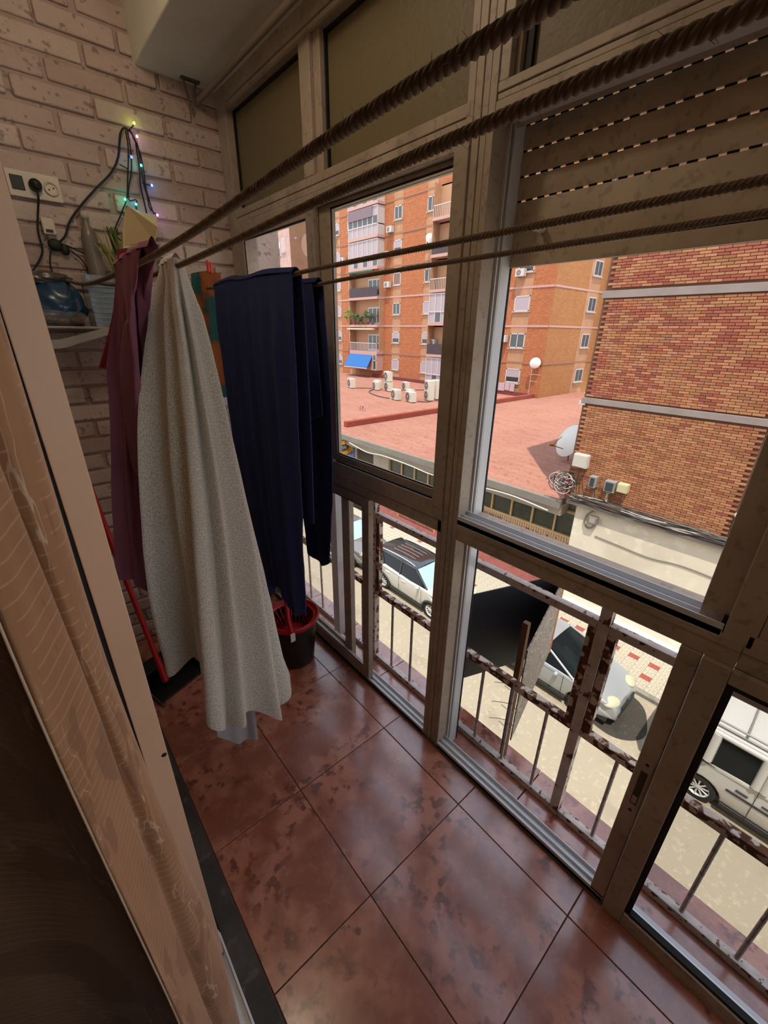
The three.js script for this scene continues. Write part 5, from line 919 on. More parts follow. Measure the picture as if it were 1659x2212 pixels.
// ---------------------------------------------------------------- tall apartment block behind the market roof
{
  const X = 38, ZR = -21.4, ZL = -58, yB = ROOF - 0.2;
  const b = thing('apartment_block', 'tall orange brick apartment block behind the market roof', 'building');
  const wall = omat('orange_brick_face', 0xffffff, 0.9, { map: tBrickFar([0.70, 0.39, 0.22], [0.80, 0.51, 0.32], [0.62, 0.39, 0.27], 821) });
  const stucco = omat('peach_panel', 0xd29c74, 0.85, { map: tFac }), white = omat('window_white', 0xd6cbc6, 0.5), lil = omat('closed_blind', 0xb9aab0, 0.6), glassy = omat('far_pane', 0x4c5458, 0.3), darkp = omat('dark_blind', 0x8a6a62, 0.6), sill = omat('pale_sill', 0xcdb4a2, 0.7), slab = omat('slab_line', 0xa8765a, 0.85), pinkish = omat('pale_pink_slab', 0xcfa295, 0.8);
  obj('wall', bx(X, 55, yB, 32, ZL, ZR), wall, b);
  const rows = [14.5, 11.25, 7.95, 4.75, 1.55, -1.65, 17.75];
  const win = (z0, z1, y0, y1, style) => {
    const w = part('window', b), x = X - 0.02;
    obj('frame', [bx(x - 0.06, x + 0.02, y0, y1, z0, z0 + 0.09), bx(x - 0.06, x + 0.02, y0, y1, z1 - 0.09, z1), bx(x - 0.06, x + 0.02, y1 - 0.09, y1, z0, z1), bx(x - 0.06, x + 0.02, y0, y0 + 0.09, z0, z1)].concat(style === 'glass' ? [bx(x - 0.06, x + 0.02, y0, y1, (z0 + z1) / 2 - 0.04, (z0 + z1) / 2 + 0.04)] : []), white, w);
    if (style === 'glass') obj('pane', bx(x - 0.03, x, y0 + 0.09, y1 - 0.09, z0 + 0.09, z1 - 0.09), glassy, w);
    else if (style === 'half') { obj('blind', bx(x - 0.04, x, y0 + (y1 - y0) * 0.4, y1 - 0.09, z0 + 0.09, z1 - 0.09), lil, w); obj('pane', bx(x - 0.03, x, y0 + 0.09, y0 + (y1 - y0) * 0.4, z0 + 0.09, z1 - 0.09), omat('dark_pane', 0x2f3236, 0.15), w); }
    else obj('blind', bx(x - 0.04, x, y0 + 0.09, y1 - 0.09, z0 + 0.09, z1 - 0.09), style === 'dark' ? darkp : lil, w);
    obj('sill', bx(x - 0.14, x + 0.02, y0 - 0.09, y0, z0 - 0.12, z1 + 0.12), sill, w);
  };
  const styles = { c1: ['half', 'blind', 'blind', 'blind', 'half', 'half', 'blind'], c2: ['half', 'glass', 'blind', 'blind', 'half', 'blind', 'blind'], c3: ['glass', 'half', 'dark', 'glass', 'half', 'blind', 'glass'], c4: ['glass', 'half', 'glass', 'blind', 'half', 'blind', 'glass'], c5: ['blind', 'blind', 'half', 'blind', 'glass', 'half', 'blind'] };
  const cols = { c1: [-54.6, -53.3], c2: [-51.4, -50.2], c3: [-42.4, -41.1], c4: [-37.2, -35.9], c5: [-25.2, -23.6] };
  for (const [n, [z0, z1]] of Object.entries(cols)) {
    obj('panel_strip', bx(X - 0.03, X + 0.02, yB, 31, z0 - 0.08, z1 + 0.1), stucco, b);
    rows.forEach((y, i) => win(z0, z1, y - 1.3, y, styles[n][i]));
  }
  for (let i = 0; i < 8; i++) obj('slab_line', bx(X - 0.05, X + 0.02, -1.06 + 3.24 * i - 0.09, -1.06 + 3.24 * i + 0.09, ZL, ZR), i === 1 || i === 2 ? pinkish : slab, b);
  // stacked balconies between the window columns, each floor closed in its own way
  const bay = (name, z0, z1, y0, kind) => {
    const q = part(name, b), x0 = X - 1.15;
    obj('slab', bx(x0, X, y0 - 0.16, y0 + 0.12, z0 - 0.08, z1 + 0.08), pinkish, q);
    if (kind === 'glazed' || kind === 'glazed_awning') {
      obj('curtain_wall', bx(x0 + 0.12, x0 + 0.16, y0 + 0.12, y0 + 3.0, z0, z1), lil, q);
      for (let k = 0; k <= 6; k++) { const z = lerp(z0, z1, k / 6); obj('glazing_bar', bx(x0 + 0.06, x0 + 0.14, y0 + 0.12, y0 + 3.0, z - 0.045, z + 0.045), white, q); }
      obj('glazing_rail', [bx(x0 + 0.05, x0 + 0.14, y0 + 1.15, y0 + 1.25, z0, z1), bx(x0 + 0.05, x0 + 0.14, y0 + 2.9, y0 + 3.0, z0, z1), bx(x0 + 0.05, X, y0 + 1.15, y0 + 1.25, z1 - 0.08, z1), bx(x0 + 0.05, X, y0 + 0.12, y0 + 3, z1 - 0.03, z1)], white, q);
      for (let k = 0; k < 6; k++) if (kind === 'glazed_awning' || k % 2) { const a = lerp(z0, z1, k / 6) + 0.1, c = lerp(z0, z1, (k + 1) / 6) - 0.1; obj('pane', bx(x0 + 0.09, x0 + 0.115, y0 + (kind === 'glazed_awning' ? 1.3 : 0.25), y0 + (kind === 'glazed_awning' ? 2.0 : 1.1), a, c), glassy, q); }
      if (kind === 'glazed_awning') obj('awning', bx(x0 - 0.03, x0 + 0.05, y0 + 1.95, y0 + 2.95, z0 + 0.1, z1 - 0.9), omat('mauve_awning', 0x86707a, 0.8), q);
    } else {
      const back = omat('balcony_back', 0xc69670, 0.85);
      obj('back_wall', bx(X - 0.05, X, y0 + 0.12, y0 + 3.08, z0, z1), back, q); obj('side_wall', [bx(x0 + 0.05, X, y0 + 0.12, y0 + 3.08, z0 - 0.06, z0), bx(x0 + 0.4, X, y0 + 0.12, y0 + 3.08, z1, z1 + 0.06)], stucco, q);
      if (kind === 'dark') obj('screen', bx(x0 + 0.03, x0 + 0.06, y0 + 0.12, y0 + 1.2, z0, z1), omat('dark_screen', 0x4a3a3e, 0.8), q);
      else {
        obj('handrail', [bx(x0, x0 + 0.07, y0 + 1.08, y0 + 1.16, z0, z1), bx(x0, X, y0 + 1.08, y0 + 1.16, z1 - 0.06, z1)], kind === 'plants' ? omat('dark_rail', 0x5a4640, 0.7) : white, q);
        for (let z = z0; z < z1; z += 0.24) obj('baluster', bx(x0 + 0.015, x0 + 0.055, y0 + 0.12, y0 + 1.08, z, z + 0.035), kind === 'plants' ? omat('dark_baluster', 0x5a4640, 0.7) : white, q);
      }
      obj('door', [bx(X - 0.09, X - 0.05, y0 + 0.12, y0 + 2.2, z1 - 3.0, z1 - 0.4)], white, q); obj('door_pane', [0, 1, 2].map((k) => bx(X - 0.11, X - 0.09, y0 + 0.4, y0 + 2.05, z1 - 2.85 + k * 0.85, z1 - 2.2 + k * 0.85)), glassy, q);
    }
    return q;
  };
  const Z0 = -49.9, Z1 = -44.2;
  bay('balcony', Z0, Z1, 15.15, 'glazed'); bay('balcony', Z0, Z1, 11.9, 'glazed_awning'); bay('balcony', Z0, Z1, 8.65, 'glazed');
  const q3 = bay('balcony', Z0, Z1, 5.4, 'dark'); obj('awning_roll', bx(X - 1.2, X - 0.9, 8.3, 8.46, Z0 + 0.2, Z1 - 0.8, 0.03), omat('teal_awning_roll', 0x2f6a62, 0.7), q3);
  bay('balcony', Z0, Z1, 2.2, 'plants'); const q5 = bay('balcony', Z0, Z1, -1.0, 'open');
  obj('valance', bx(X - 1.5, X - 0.9, 1.72, 1.9, Z0 - 0.2, Z1 - 0.5, 0.04), omat('cream_awning_roll', 0xe6d9b8, 0.8), q5);
  const q6 = part('enclosed_bay', b), xb = X - 1.15;
  obj('wall', bx(xb, X, -3.2, -1.16, Z0, Z1), pinkish, q6);
  obj('glazing_bar', [bx(xb - 0.04, xb, -3.1, -1.2, Z1 - 0.72, Z1 - 0.62), bx(xb - 0.04, xb, -3.1, -1.2, Z1 - 0.1, Z1), bx(xb - 0.04, xb, -2.0, -1.9, Z1 - 0.7, Z1)], white, q6); obj('pane', bx(xb - 0.02, xb + 0.0, -3.0, -1.3, Z1 - 0.6, Z1 - 0.1), glassy, q6);
  const aw = prism([[0, 0], [-0.95, -1.5], [-0.95, -1.62], [-0.9, -1.62], [0.02, -0.08]], 5.0).translate(xb, -1.3, (Z0 + Z1) / 2 - 0.45);
  obj('awning', aw, omat('blue_awning', 0x1e6ab4, 0.7), q6);
  obj('awning_bar', bx(xb - 1.0, xb - 0.9, -2.98, -2.88, Z0 - 0.1, Z1 - 0.8), white, q6);
  // second stack of balconies at the right edge of that view
  for (let i = 0; i < 6; i++) { const q = bay('balcony', -35.3, -30.0, -4.1 + 3.24 * (i + 0), i % 3 === 1 ? 'dark' : i % 2 ? 'open' : 'glazed'); }
  // the side of the block, raking sun painted in as a yellower brick
  const side = omat('sun_painted_brick_side', 0xffffff, 0.9, { map: tBrickFar([0.68, 0.43, 0.23], [0.76, 0.53, 0.29], [0.62, 0.42, 0.27], 831) });
  obj('side_wall', bx(X + 0.01, 48.2, yB, 31.9, ZR, ZR + 0.03), side, b);
  obj('side_strip', bx(44.1, 46.5, yB, 31, ZR + 0.03, ZR + 0.05), stucco, b);
  for (const y of [14.5, 11.25, 8.0, 4.9, 1.6, -1.75]) { const w = part('side_window', b); obj('frame', [bx(44.6, 46.2, y - 1.3, y, ZR + 0.03, ZR + 0.1)], white, w); obj('pane', [bx(44.72, 45.35, y - 1.2, y - 0.1, ZR + 0.1, ZR + 0.11), bx(45.45, 46.08, y - 1.2, y - 0.1, ZR + 0.1, ZR + 0.11)], glassy, w); obj('sill', bx(44.4, 46.4, y - 1.4, y - 1.3, ZR + 0.03, ZR + 0.2), sill, w); }
  for (let i = 0; i < 6; i++) obj('side_slab_line', bx(X, 48.2, -1.06 + 3.24 * i - 0.08, -1.06 + 3.24 * i + 0.08, ZR + 0.03, ZR + 0.07), i === 0 ? slab : pinkish, b);
  obj('return_wall', bx(48.2, 55, yB, 32, ZR - 0.2, ZR + 3.2), omat('cream_return', 0xcdb694, 0.85, { map: tFac }), b);
  for (const y of [11.2, 8.0, 4.8, 1.6, -1.6]) obj('return_panel', [bx(48.15, 48.2, y - 1.5, y - 0.1, ZR + 0.4, ZR + 2.2)], lil, b);
  settle(b);
  // fittings on the facade
  const ac = (label, y, z) => { const u = thing('wall_air_conditioner', label, 'air conditioner', 'air conditioners on the apartment block'); obj('case', bx(X - 0.55, X - 0.1, y, y + 0.62, z, z + 0.9, 0.02), white, u); obj('fan', lathe([[0.06, 0.015], [0.22, 0.012], [0.24, 0]], 20).rotateZ(Math.PI / 2).translate(X - 0.55, y + 0.31, z + 0.36), omat('fan_grey', 0x857a74, 0.6), u); obj('bracket', [bx(X - 0.5, X, y - 0.05, y, z + 0.1, z + 0.16), bx(X - 0.5, X, y - 0.05, y, z + 0.74, z + 0.8)], sill, u); settle(u); };
  ac('white air conditioner under the top right-hand window of the narrow column', 12.05, -43.3); ac('air conditioner left of the half-open window one floor lower', 9.6, -43.7); ac('air conditioner beside the dark balcony', 6.45, -43.6); ac('air conditioner at the far left window column, top', 12.2, -54.9); ac('air conditioner between the two left window columns', 9.85, -52.8); ac('air conditioner near the lower right balcony', 0.2, -35.6); ac('air conditioner on the block beyond the middle window, top left', 6.3, -25.2); ac('air conditioner left of the white-framed pair of panes beyond the middle window', 0.75, -26.3);
  const dish = (label, x, y, z, r, tilt, turn) => { const d = thing('facade_dish', label, 'dish'); obj('reflector', lathe([[0, 0.1], [r * 0.6, 0.06], [r, -0.06], [r * 0.98, -0.08], [r * 0.5, 0.04], [0, 0.07]], 26).rotateZ(tilt).rotateY(turn).translate(x, y, z), omat('dish_grey_white', 0xe3dad6, 0.5), d); obj('arm', rod([x, y, z], [X, y - 0.1, z + 0.1], 0.03), sill, d); settle(d); };
  dish('oval white dish near the corner of the apartment block', X - 0.5, -0.95, -21.9, 0.5, 1.3, 0.3); dish('slanted white dish on an upper window of the apartment block', X - 0.6, 10.6, -36.0, 0.55, 1.2, 1.2);
  const plantM = [omat('leaf_green', 0x7f9c3a, 0.8), omat('leaf_dark', 0x4d6a34, 0.8), omat('pot_red', 0xb4523a, 0.7)];
  const greens = [[-50.0, 3.5, 0.75, 0], [-48.3, 3.3, 0.45, 1], [-47.3, 3.0, 0.4, 1], [-46.2, 3.5, 0.5, 1], [-45.2, 3.4, 0.3, 1]];
  greens.forEach(([z, y, r, k], n) => {
    const p = thing('balcony_plant', ['large bright green plant at the left end of the planted balcony', 'first dark plant right of the bright one on the balcony', 'low dark plant in the middle of the planted balcony', 'tall dark plant right of the middle of the planted balcony', 'smallest plant at the right end of the planted balcony'][n], 'plant', 'plants on the balcony');
    const lv = []; for (let i = 0; i < 60; i++) { const d = V(rr(-1, 1), rr(-0.7, 1), rr(-1, 1)).normalize().multiplyScalar(r * Math.cbrt(rnd())), g = new THREE.SphereGeometry(0.13, 5, 4).scale(1, 0.35, 0.7).rotateX(rr(0, 3)).rotateZ(rr(0, 3)).translate(X - 1.25 + d.x * 0.6, y + d.y, z + d.z); lv.push(strip(g)); }
    obj('foliage', lv, plantM[k], p).userData.kind = 'stuff'; obj('pot', lathe([[0, 0], [0.14, 0], [0.2, 0.32], [0.17, 0.32], [0, 0.28]], 14, [X - 0.95, 2.32, z]), plantM[2], p); settle(p);
  });
  const lau = thing('hung_laundry', 'pale laundry hung below a window of the apartment block', 'laundry');
  for (const [z, w, h] of [[-25.7, 0.75, 0.75], [-24.9, 0.55, 0.62], [-24.3, 0.5, 0.7]]) obj('cloth', bx(X - 0.45, X - 0.42, -3.05 - h, -3.05, z, z + w, 0.01), omat('pale_washing', 0xcfb0b8, 0.9), lau);
  obj('line', rod([X - 0.43, -3.04, -26], [X - 0.43, -3.04, -23.4], 0.015), sill, lau); obj('prop', [rod([X - 0.43, -3.04, -25.9], [X, -3.0, -25.9], 0.015), rod([X - 0.43, -3.04, -23.5], [X, -3.0, -23.5], 0.015)], sill, lau); settle(lau);
  const an = thing('roof_aerial', 'thin aerial pole with crossbars at the foot of the apartment block', 'aerial'); obj('pole', rod([X - 0.9, ROOF, -21.9], [X - 0.9, ROOF + 2.6, -21.9], 0.025), sill, an); obj('crossbar', [rod([X - 0.9, ROOF + 2.2, -22.1], [X - 0.9, ROOF + 2.2, -20.9], 0.02), rod([X - 0.9, ROOF + 1.6, -22.0], [X - 0.9, ROOF + 1.6, -21.2], 0.02)], sill, an); settle(an);
}
// ---------------------------------------------------------------- pink houses farther left
{
  const b = thing('pink_house', 'tall pale pink house with a plain brown gable side in the far left', 'building');
  const X = 40, Z = -70, pk = omat('pale_pink_render', 0xd6afa3, 0.9, { map: tFac });
  obj('wall', bx(X, X + 20, YS, 33, Z - 11, Z), pk, b);
  obj('gable', bx(X + 0.02, X + 20, YS, 33.05, Z, Z + 0.05), omat('brown_gable_render', 0xb08a70, 0.9, { map: noiseT([0.86, 0.82, 0.78], [0.75, 0.70, 0.66], [0.95, 0.92, 0.9], 4, 6, 841) }), b);
  const g = new THREE.CircleGeometry(1.1, 30).scale(1, 1.5, 1).translate(X + 3.2, 14.5, Z + 0.06); obj('patch', uvm(strip(g)), omat('plaster_patch', 0xb8947f, 0.9), b);
  const wf = omat('house_window_frame', 0xdccfd0, 0.5), wd = omat('house_window_dark', 0x6a6470, 0.3), wb = omat('house_blind', 0xc4a9a6, 0.6);
  for (const [z, y, h, k] of [[-74.3, 13.0, 2.0, 0], [-72.6, 13.4, 2.0, 1], [-74.0, 9.4, 1.3, 1], [-72.4, 9.8, 1.3, 1], [-77.6, 8.9, 1.2, 0], [-74.2, 17.5, 2, 1], [-72.5, 17.7, 2, 1]]) { const w = part('window', b); obj('frame', bx(X - 0.06, X, y, y + h, z, z + 1.1), wf, w); obj('pane', bx(X - 0.09, X - 0.06, y + 0.12, y + (k ? h - 0.1 : h * 0.55), z + 0.15, z + 0.95), k ? wb : wd, w); obj('sill', bx(X - 0.2, X, y - 0.12, y, z - 0.1, z + 1.2), pk, w); }
  for (let i = 0; i < 26; i++) obj('quoin', bx(X - 0.05, X, 4 + i * 0.75, 4.35 + i * 0.75, Z - 11, Z - 9.6 + 0.5 * (i % 2)), omat('quoin_pink', 0xc49a8c, 0.9), b);
  settle(b);
  const c = thing('terracotta_house', 'narrow house with a balcony and a red tiled gable at the far left edge', 'building');
  obj('wall', bx(41, 60, YS, 17, -96, -81.1), omat('cream_house_wall', 0xf0d8c4, 0.9, { map: tFac }), c); obj('roof', prism([[40.5, 17], [61, 17], [50, 21]], 15).translate(0, 0, -88.5), omat('red_roof_tiles', 0xb5553f, 0.85), c);
  obj('balcony', [bx(40.2, 41, 11.2, 11.5, -88, -82), bx(40.2, 40.3, 11.5, 12.6, -88, -82)], wf, c); obj('ground_floor', bx(40.9, 41, YS, 10.6, -95, -81.2), omat('orange_house_base', 0xeaa66a, 0.9), c); obj('window', [bx(40.95, 41, 12.2, 14.4, -86.5, -84.5), bx(40.95, 41, 12.2, 14.4, -84, -82.4)], omat('house_glass', 0xb29c94, 0.4), c); settle(c);
}
// ---------------------------------------------------------------- parked vehicles (nose towards +z)
const tyreM = mat('tyre_rubber', 0x161616, 0.8), carGlass = mat('dark_car_glass', 0x12181a, 0.08, { specularIntensity: 0.5 }), trimM = mat('black_car_trim', 0x1c1d1f, 0.5), rimM = mat('alloy_rim', 0xcfd0cc, 0.3, { metalness: 0.6 });
function arc(cz, r, y0, n = 10) { const p = []; for (let i = 0; i <= n; i++) { const a = Math.PI * i / n; p.push([cz - r * Math.cos(a), y0 + r * Math.sin(a)]); } return p; }
function pulled(outline, width, bevel, fn) {           // side outline (z, y) pulled across the car and shaped by fn
  const s = new THREE.Shape(outline.map((p) => new THREE.Vector2(p[0], p[1])));
  let g = new THREE.ExtrudeGeometry(s, { depth: width - 2 * bevel, steps: 6, bevelEnabled: bevel > 0, bevelThickness: bevel, bevelSize: bevel, bevelOffset: -bevel, bevelSegments: 4 });
  g.translate(0, 0, -(width - 2 * bevel) / 2).rotateY(-Math.PI / 2);
  const p = g.attributes.position;
  for (let i = 0; i < p.count; i++) { const v = fn(p.getX(i), p.getY(i), p.getZ(i)); p.setXYZ(i, v[0], v[1], v[2]); }
  g = toCreasedNormals(mergeVertices(strip(g).deleteAttribute('normal').deleteAttribute('uv'), 1e-4), 0.6);
  return uvm(g);
}
function vehicle(name, label, o) {
  const c = thing(name, label, o.category ?? 'car', 'vehicles parked along the street');
  const L = o.L, W = o.W, hw = W / 2, wr = o.wheel ?? 0.33, ends = (z) => 1 - (o.noseIn ?? 0.16) * smooth(L / 2 - 0.75, L / 2, z) ** 1.5 - 0.10 * smooth(L / 2 - 0.6, L / 2, -z) ** 1.5;
  const top = o.belt;                                  // list of (z, y) from nose to tail
  const outline = [[L / 2 - 0.03, 0.3], ...top, [-L / 2 + 0.03, 0.32], ...arc(o.rear, wr + 0.05, 0.3), ...arc(o.front, wr + 0.05, 0.3)];
  obj('body', pulled(outline, W, 0.07, (x, y, z) => [x * ends(z) * (1 - 0.05 * smooth(0.55, 0.28, y)) , y + 0.035 * (1 - (x / hw) ** 2) * smooth(0.8, 1.0, y), z]), o.paint, c);
  obj('sill', [bx(-hw + 0.005, -hw + 0.05, 0.22, 0.33, o.rear + wr + 0.06, o.front - wr - 0.06, 0.02), bx(hw - 0.05, hw - 0.005, 0.22, 0.33, o.rear + wr + 0.06, o.front - wr - 0.06, 0.02), bx(-hw + 0.15, hw - 0.15, 0.2, 0.34, -L / 2 + 0.2, L / 2 - 0.2)], trimM, c);
  const t0 = o.tumbleFrom, t1 = o.roofY, tf = (y) => 1 - (o.tumble ?? 0.2) * clamp((y - t0) / (t1 - t0), -0.2, 1.1);
  obj('glasshouse', pulled(o.cabin, W - 0.09, 0.03, (x, y, z) => [x * tf(y), y + 0.04 * (1 - (x / hw) ** 2) * smooth(t1 - 0.1, t1, y), z]), carGlass, c);
  obj('roof', pulled(o.roof, W - 0.075, 0.02, (x, y, z) => [x * tf(y), y + 0.04 * (1 - (x / hw) ** 2), z]), o.roofPaint ?? o.paint, c);
  const at = (s, z, y) => V(s * ((W - 0.075) / 2) * tf(y), y, z), pil = o.pillarPaint ?? o.paint;
  for (const s of [-1, 1]) for (const [z0, y0, z1, y1, r] of o.pillars) obj('pillar', rod(at(s, z0, y0), at(s, z1, y1), r, r, 8), pil, c);
  // windscreen laid over the front of the cabin
  const [[wz0, wy0], [wz1, wy1]] = o.screen, ws = new THREE.BufferGeometry(), k0 = (W - 0.2) / 2 * tf(wy0), k1 = (W - 0.22) / 2 * tf(wy1);
  const gp = []; for (let i = 0; i < 8; i++) { const a = -1 + i / 4, b = -1 + (i + 1) / 4, bow = (q) => 0.05 * (1 - q * q) + 0.012, P = (q, e) => [(e ? k1 : k0) * q, (e ? wy1 : wy0) + bow(q) * 0.6, (e ? wz1 : wz0) + bow(q)]; gp.push(...P(a, 0), ...P(b, 0), ...P(a, 1), ...P(b, 0), ...P(b, 1), ...P(a, 1)); }
  ws.setAttribute('position', new THREE.Float32BufferAttribute(gp, 3)); ws.computeVertexNormals(); obj('windscreen', uvm(ws), o.screenPaint ?? carGlass, c);
  for (const s of [-1, 1]) for (const z of [o.front, o.rear]) {
    const w = part('wheel', c), turn = (g) => g.rotateZ(-s * Math.PI / 2).translate(s * (hw - 0.02), wr, z);
    obj('tyre', turn(lathe([[wr * 0.66, 0.0], [wr * 0.93, 0.0], [wr, -0.04], [wr, -0.18], [wr * 0.9, -0.21], [wr * 0.6, -0.21]], 32)), tyreM, w);
    const sp = [lathe([[wr * 0.58, -0.06], [wr * 0.64, -0.004], [wr * 0.69, -0.004], [wr * 0.69, -0.05]], 30), lathe([[0, -0.01], [wr * 0.16, -0.012], [wr * 0.16, -0.05]], 16)];
    for (let i = 0; i < 10; i++) { const a = i / 10 * 6.283; sp.push(rod([wr * 0.1 * Math.cos(a), -0.03, wr * 0.1 * Math.sin(a)], [wr * 0.62 * Math.cos(a), -0.025, wr * 0.62 * Math.sin(a)], 0.016, 0.022, 6)); }
    obj('rim', sp.map(turn), rimM, w); obj('hub_well', turn(lathe([[0, -0.07], [wr * 0.62, -0.07]], 24)), trimM, w);
  }
  for (const s of [-1, 1]) {
    const m = part('mirror', c); obj('shell', ball(0.1, [s * (hw + 0.1), o.mirrorY ?? 1.02, o.mirrorZ], 1.0, 0.7, 0.6), o.paint, m); obj('stalk', rod([s * (hw - 0.06), (o.mirrorY ?? 1.02) - 0.04, o.mirrorZ], [s * (hw + 0.06), (o.mirrorY ?? 1.02) - 0.02, o.mirrorZ], 0.02), trimM, m);
    for (const z of o.handles) obj('door_handle', bx(s * hw - 0.02, s * hw + 0.02, 0.86, 0.895, z - 0.1, z + 0.1, 0.012), o.handlePaint ?? o.paint, c);
    for (const z of o.seams) obj('door_seam', bx(s * hw - 0.004, s * hw + 0.002, 0.36, o.seamTop ?? 0.96, z - 0.006, z + 0.006), trimM, c);
    if (o.lamp) { const g = ball(0.2, [0, 0, 0], 1.25, 0.42, 0.8, 18); g.rotateX(0.35).rotateY(s * 0.55).translate(s * (hw - 0.33), o.lamp[1], o.lamp[0]); obj('headlamp', g, mat('headlamp_glass', 0xa8a68a, 0.12), c); }
    if (o.arch) for (const z of [o.front, o.rear]) { const pts = arc(z, wr + 0.055, 0.3, 14).map((p) => [s * (hw - 0.005), p[1], p[0]]); obj('arch_trim', tube(pts, 0.04, 24, 6), trimM, c); }
  }
  if (o.lamp) { obj('grille', bx(-0.42, 0.42, 0.50, 0.62, L / 2 - 0.04, L / 2 + 0.004, 0.02), trimM, c); obj('lower_intake', bx(-0.5, 0.5, 0.34, 0.44, L / 2 - 0.04, L / 2 + 0.002, 0.02), trimM, c); obj('badge', lathe([[0, 0.012], [0.06, 0.008], [0.06, 0]], 20).rotateX(Math.PI / 2).scale(1.5, 0.8, 1).translate(0, 0.68, L / 2 - 0.015), mat('dark_badge', 0x3d4658, 0.3), c); }
  return c;
}
{
  const white = mat('pearl_white_paint', 0xb8b6af, 0.25, { clearcoat: 1 }), blackRoof = mat('black_roof_paint', 0x16181c, 0.2, { clearcoat: 1 });
  const shade = mat('silver_sunshade', 0x8fa9a9, 0.25, { clearcoat: 1 });
  const suv = vehicle('crossover_car', 'white crossover with a black roof parked at the far kerb', {
    L: 4.3, W: 1.8, wheel: 0.34, front: 1.28, rear: -1.28, paint: white, roofPaint: blackRoof, pillarPaint: blackRoof, arch: true,
    belt: [[2.14, 0.66], [2.02, 0.88], [1.7, 0.98], [1.08, 1.06], [0.2, 1.04], [-1.3, 1.10], [-1.95, 1.12], [-2.12, 0.98], [-2.14, 0.6]],
    cabin: [[1.05, 1.0], [0.95, 1.08], [0.30, 1.50], [-0.4, 1.555], [-1.5, 1.50], [-1.78, 1.40], [-2.0, 1.1], [-2.0, 1.0]],
    roof: [[0.36, 1.485], [0.30, 1.525], [-0.4, 1.585], [-1.5, 1.53], [-1.98, 1.47], [-1.9, 1.43], [-1.5, 1.49], [-0.4, 1.54]],
    tumbleFrom: 1.03, roofY: 1.56, tumble: 0.24, pillars: [[1.05, 1.08, 0.32, 1.50, 0.032], [-0.36, 1.06, -0.42, 1.53, 0.035], [-1.28, 1.08, -1.62, 1.5, 0.05], [0.3, 1.51, -1.6, 1.52, 0.028]],
    screen: [[1.02, 1.06], [0.33, 1.50]], screenPaint: shade, mirrorZ: 0.72, mirrorY: 1.06, handles: [-0.1, -0.98], seams: [0.82, -0.36, -1.22], lamp: [2.0, 0.82],
  });
  for (const s of [-1, 1]) obj('roof_rail', tube([[s * 0.62, 1.555, 0.2], [s * 0.62, 1.60, 0.0], [s * 0.62, 1.62, -0.7], [s * 0.61, 1.58, -1.5], [s * 0.6, 1.53, -1.7]], 0.018, 24, 6), rimM, suv);
  for (const x of [-0.3, -0.1, 0.1, 0.3]) obj('roof_rib_glint', tube([[x, 1.622, -0.1], [x, 1.632, -0.6], [x, 1.60, -1.3]], 0.005, 12, 5), rimM, suv);  // ribs made of bright metal to paint their white glints
  suv.position.set(10.13, YS, -9.33);
  const silver = mat('silver_paint', 0x8f9395, 0.28, { clearcoat: 1, metalness: 0.2 });
  const hb = vehicle('silver_car', 'silver hatchback parked with its nose by the oil stain', {
    L: 4.35, W: 1.8, wheel: 0.32, front: 1.3, rear: -1.32, paint: silver, noseIn: 0.26,
    belt: [[2.16, 0.56], [2.08, 0.72], [1.85, 0.84], [1.2, 0.97], [0.85, 1.0], [-1.2, 1.04], [-1.9, 1.06], [-2.12, 0.9], [-2.16, 0.5]],
    cabin: [[1.05, 0.95], [0.9, 1.02], [0.05, 1.42], [-0.6, 1.47], [-1.4, 1.40], [-1.98, 1.06], [-1.98, 0.96]],
    roof: [[0.10, 1.41], [0.05, 1.445], [-0.6, 1.50], [-1.4, 1.43], [-1.78, 1.28], [-1.74, 1.25], [-1.4, 1.39], [-0.6, 1.455]],
    tumbleFrom: 1.0, roofY: 1.48, tumble: 0.26, pillars: [[1.02, 1.0, 0.07, 1.42, 0.034], [-0.42, 1.02, -0.5, 1.45, 0.032], [-1.32, 1.04, -1.6, 1.3, 0.06], [0.06, 1.43, -1.5, 1.39, 0.03]],
    screen: [[1.0, 1.0], [0.09, 1.42]], mirrorZ: 0.62, mirrorY: 1.0, handles: [-0.15, -1.0], seams: [0.78, -0.4, -1.2], lamp: [1.93, 0.755],
  });
  hb.position.set(10.2, YS, -4.0);
  const grey = mat('dark_grey_paint', 0x6a6865, 0.28, { clearcoat: 1, metalness: 0.2 });
  const dk = vehicle('grey_car', 'grey car parked behind the white crossover', {
    L: 4.3, W: 1.78, wheel: 0.32, front: 1.28, rear: -1.3, paint: grey, noseIn: 0.24,
    belt: [[2.13, 0.56], [2.05, 0.74], [1.8, 0.88], [1.1, 0.99], [0.8, 1.02], [-1.2, 1.05], [-1.9, 1.06], [-2.1, 0.9], [-2.13, 0.5]],
    cabin: [[1.02, 0.96], [0.9, 1.03], [0.12, 1.43], [-0.6, 1.48], [-1.4, 1.42], [-1.98, 1.06], [-1.98, 0.96]],
    roof: [[0.16, 1.42], [0.12, 1.455], [-0.6, 1.51], [-1.4, 1.45], [-1.78, 1.30], [-1.74, 1.27], [-1.4, 1.41], [-0.6, 1.465]],
    tumbleFrom: 1.0, roofY: 1.49, tumble: 0.26, pillars: [[1.0, 1.01, 0.14, 1.43, 0.034], [-0.42, 1.02, -0.5, 1.46, 0.032], [-1.32, 1.04, -1.6, 1.32, 0.06], [0.12, 1.44, -1.5, 1.4, 0.03]],
    screen: [[0.98, 1.01], [0.16, 1.43]], screenPaint: shade, mirrorZ: 0.62, mirrorY: 1.02, handles: [-0.15, -1.0], seams: [0.78, -0.4, -1.2], lamp: [1.9, 0.785],
  });
  dk.position.set(10.1, YS, -14.05);
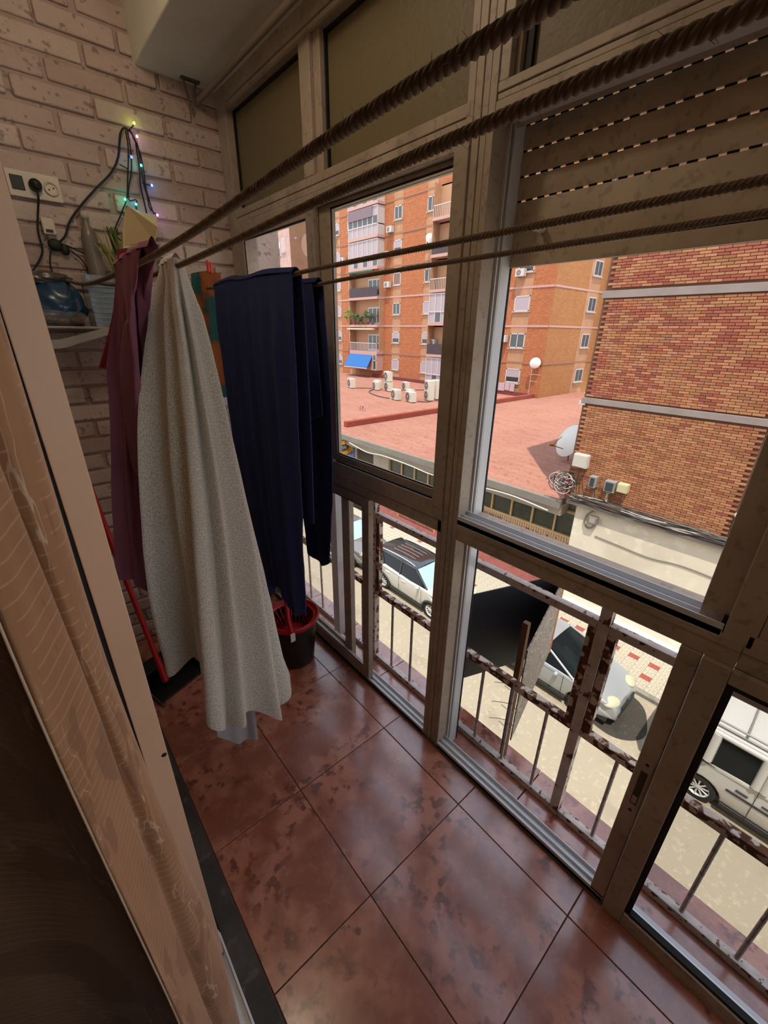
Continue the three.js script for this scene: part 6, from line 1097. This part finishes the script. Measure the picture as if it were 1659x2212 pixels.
  const van = vehicle('white_van', 'white van with a roof rack seen through the insect screen', {
    category: 'van', L: 4.5, W: 1.85, wheel: 0.33, front: 1.5, rear: -1.25, paint: white,
    belt: [[2.24, 0.7], [2.1, 0.98], [1.75, 1.12], [1.3, 1.18], [0, 1.17], [-2.1, 1.17], [-2.22, 1.0], [-2.24, 0.5]],
    cabin: [[1.35, 1.05], [1.25, 1.18], [0.7, 1.86], [0, 1.93], [-2.1, 1.91], [-2.18, 1.16], [-2.18, 1.05]],
    roof: [[0.78, 1.83], [0.70, 1.89], [0, 1.98], [-2.1, 1.96], [-2.18, 1.81], [-2.1, 1.84], [0, 1.86]],
    tumbleFrom: 1.15, roofY: 1.93, tumble: 0.1, pillars: [[1.3, 1.17, 0.72, 1.88, 0.045], [-0.36, 1.17, -0.36, 1.88, 0.08], [-0.49, 1.17, -0.49, 1.88, 0.08], [-1.30, 1.17, -1.30, 1.88, 0.09], [-1.45, 1.17, -1.45, 1.88, 0.09], [-2.12, 1.17, -2.1, 1.88, 0.08], [0.7, 1.88, -2.1, 1.89, 0.06]],
    screen: [[1.3, 1.17], [0.74, 1.85]], mirrorZ: 0.9, mirrorY: 1.15, handles: [-0.62, -0.2], handlePaint: trimM, seams: [-0.42, -1.36], seamTop: 1.14,
  });
  obj('side_moulding', [bx(-0.945, -0.915, 0.74, 0.79, -0.85, 1.05, 0.01), bx(0.915, 0.945, 0.74, 0.79, -0.85, 1.05, 0.01)], trimM, van);
  const rk = part('roof_rack', van), rkM = mat('grey_rack_steel', 0x8d8d88, 0.5, { metalness: 0.4 });
  for (const x of [-0.72, 0.72]) obj('side_bar', [rod([x, 2.02, -2.0], [x, 2.02, 0.6], 0.022), rod([x, 2.14, -2.0], [x, 2.14, 0.6], 0.022)], rkM, rk);
  for (let z = -1.9; z <= 0.6; z += 0.5) { obj('cross_bar', rod([-0.72, 2.02, z], [0.72, 2.02, z], 0.02), rkM, rk); for (const x of [-0.72, 0.72]) obj('foot', rod([x, 1.92, z], [x, 2.14, z], 0.018), rkM, rk); }
  van.position.set(10.08, YS, 1.29);
}

renderer.render(scene, camera);
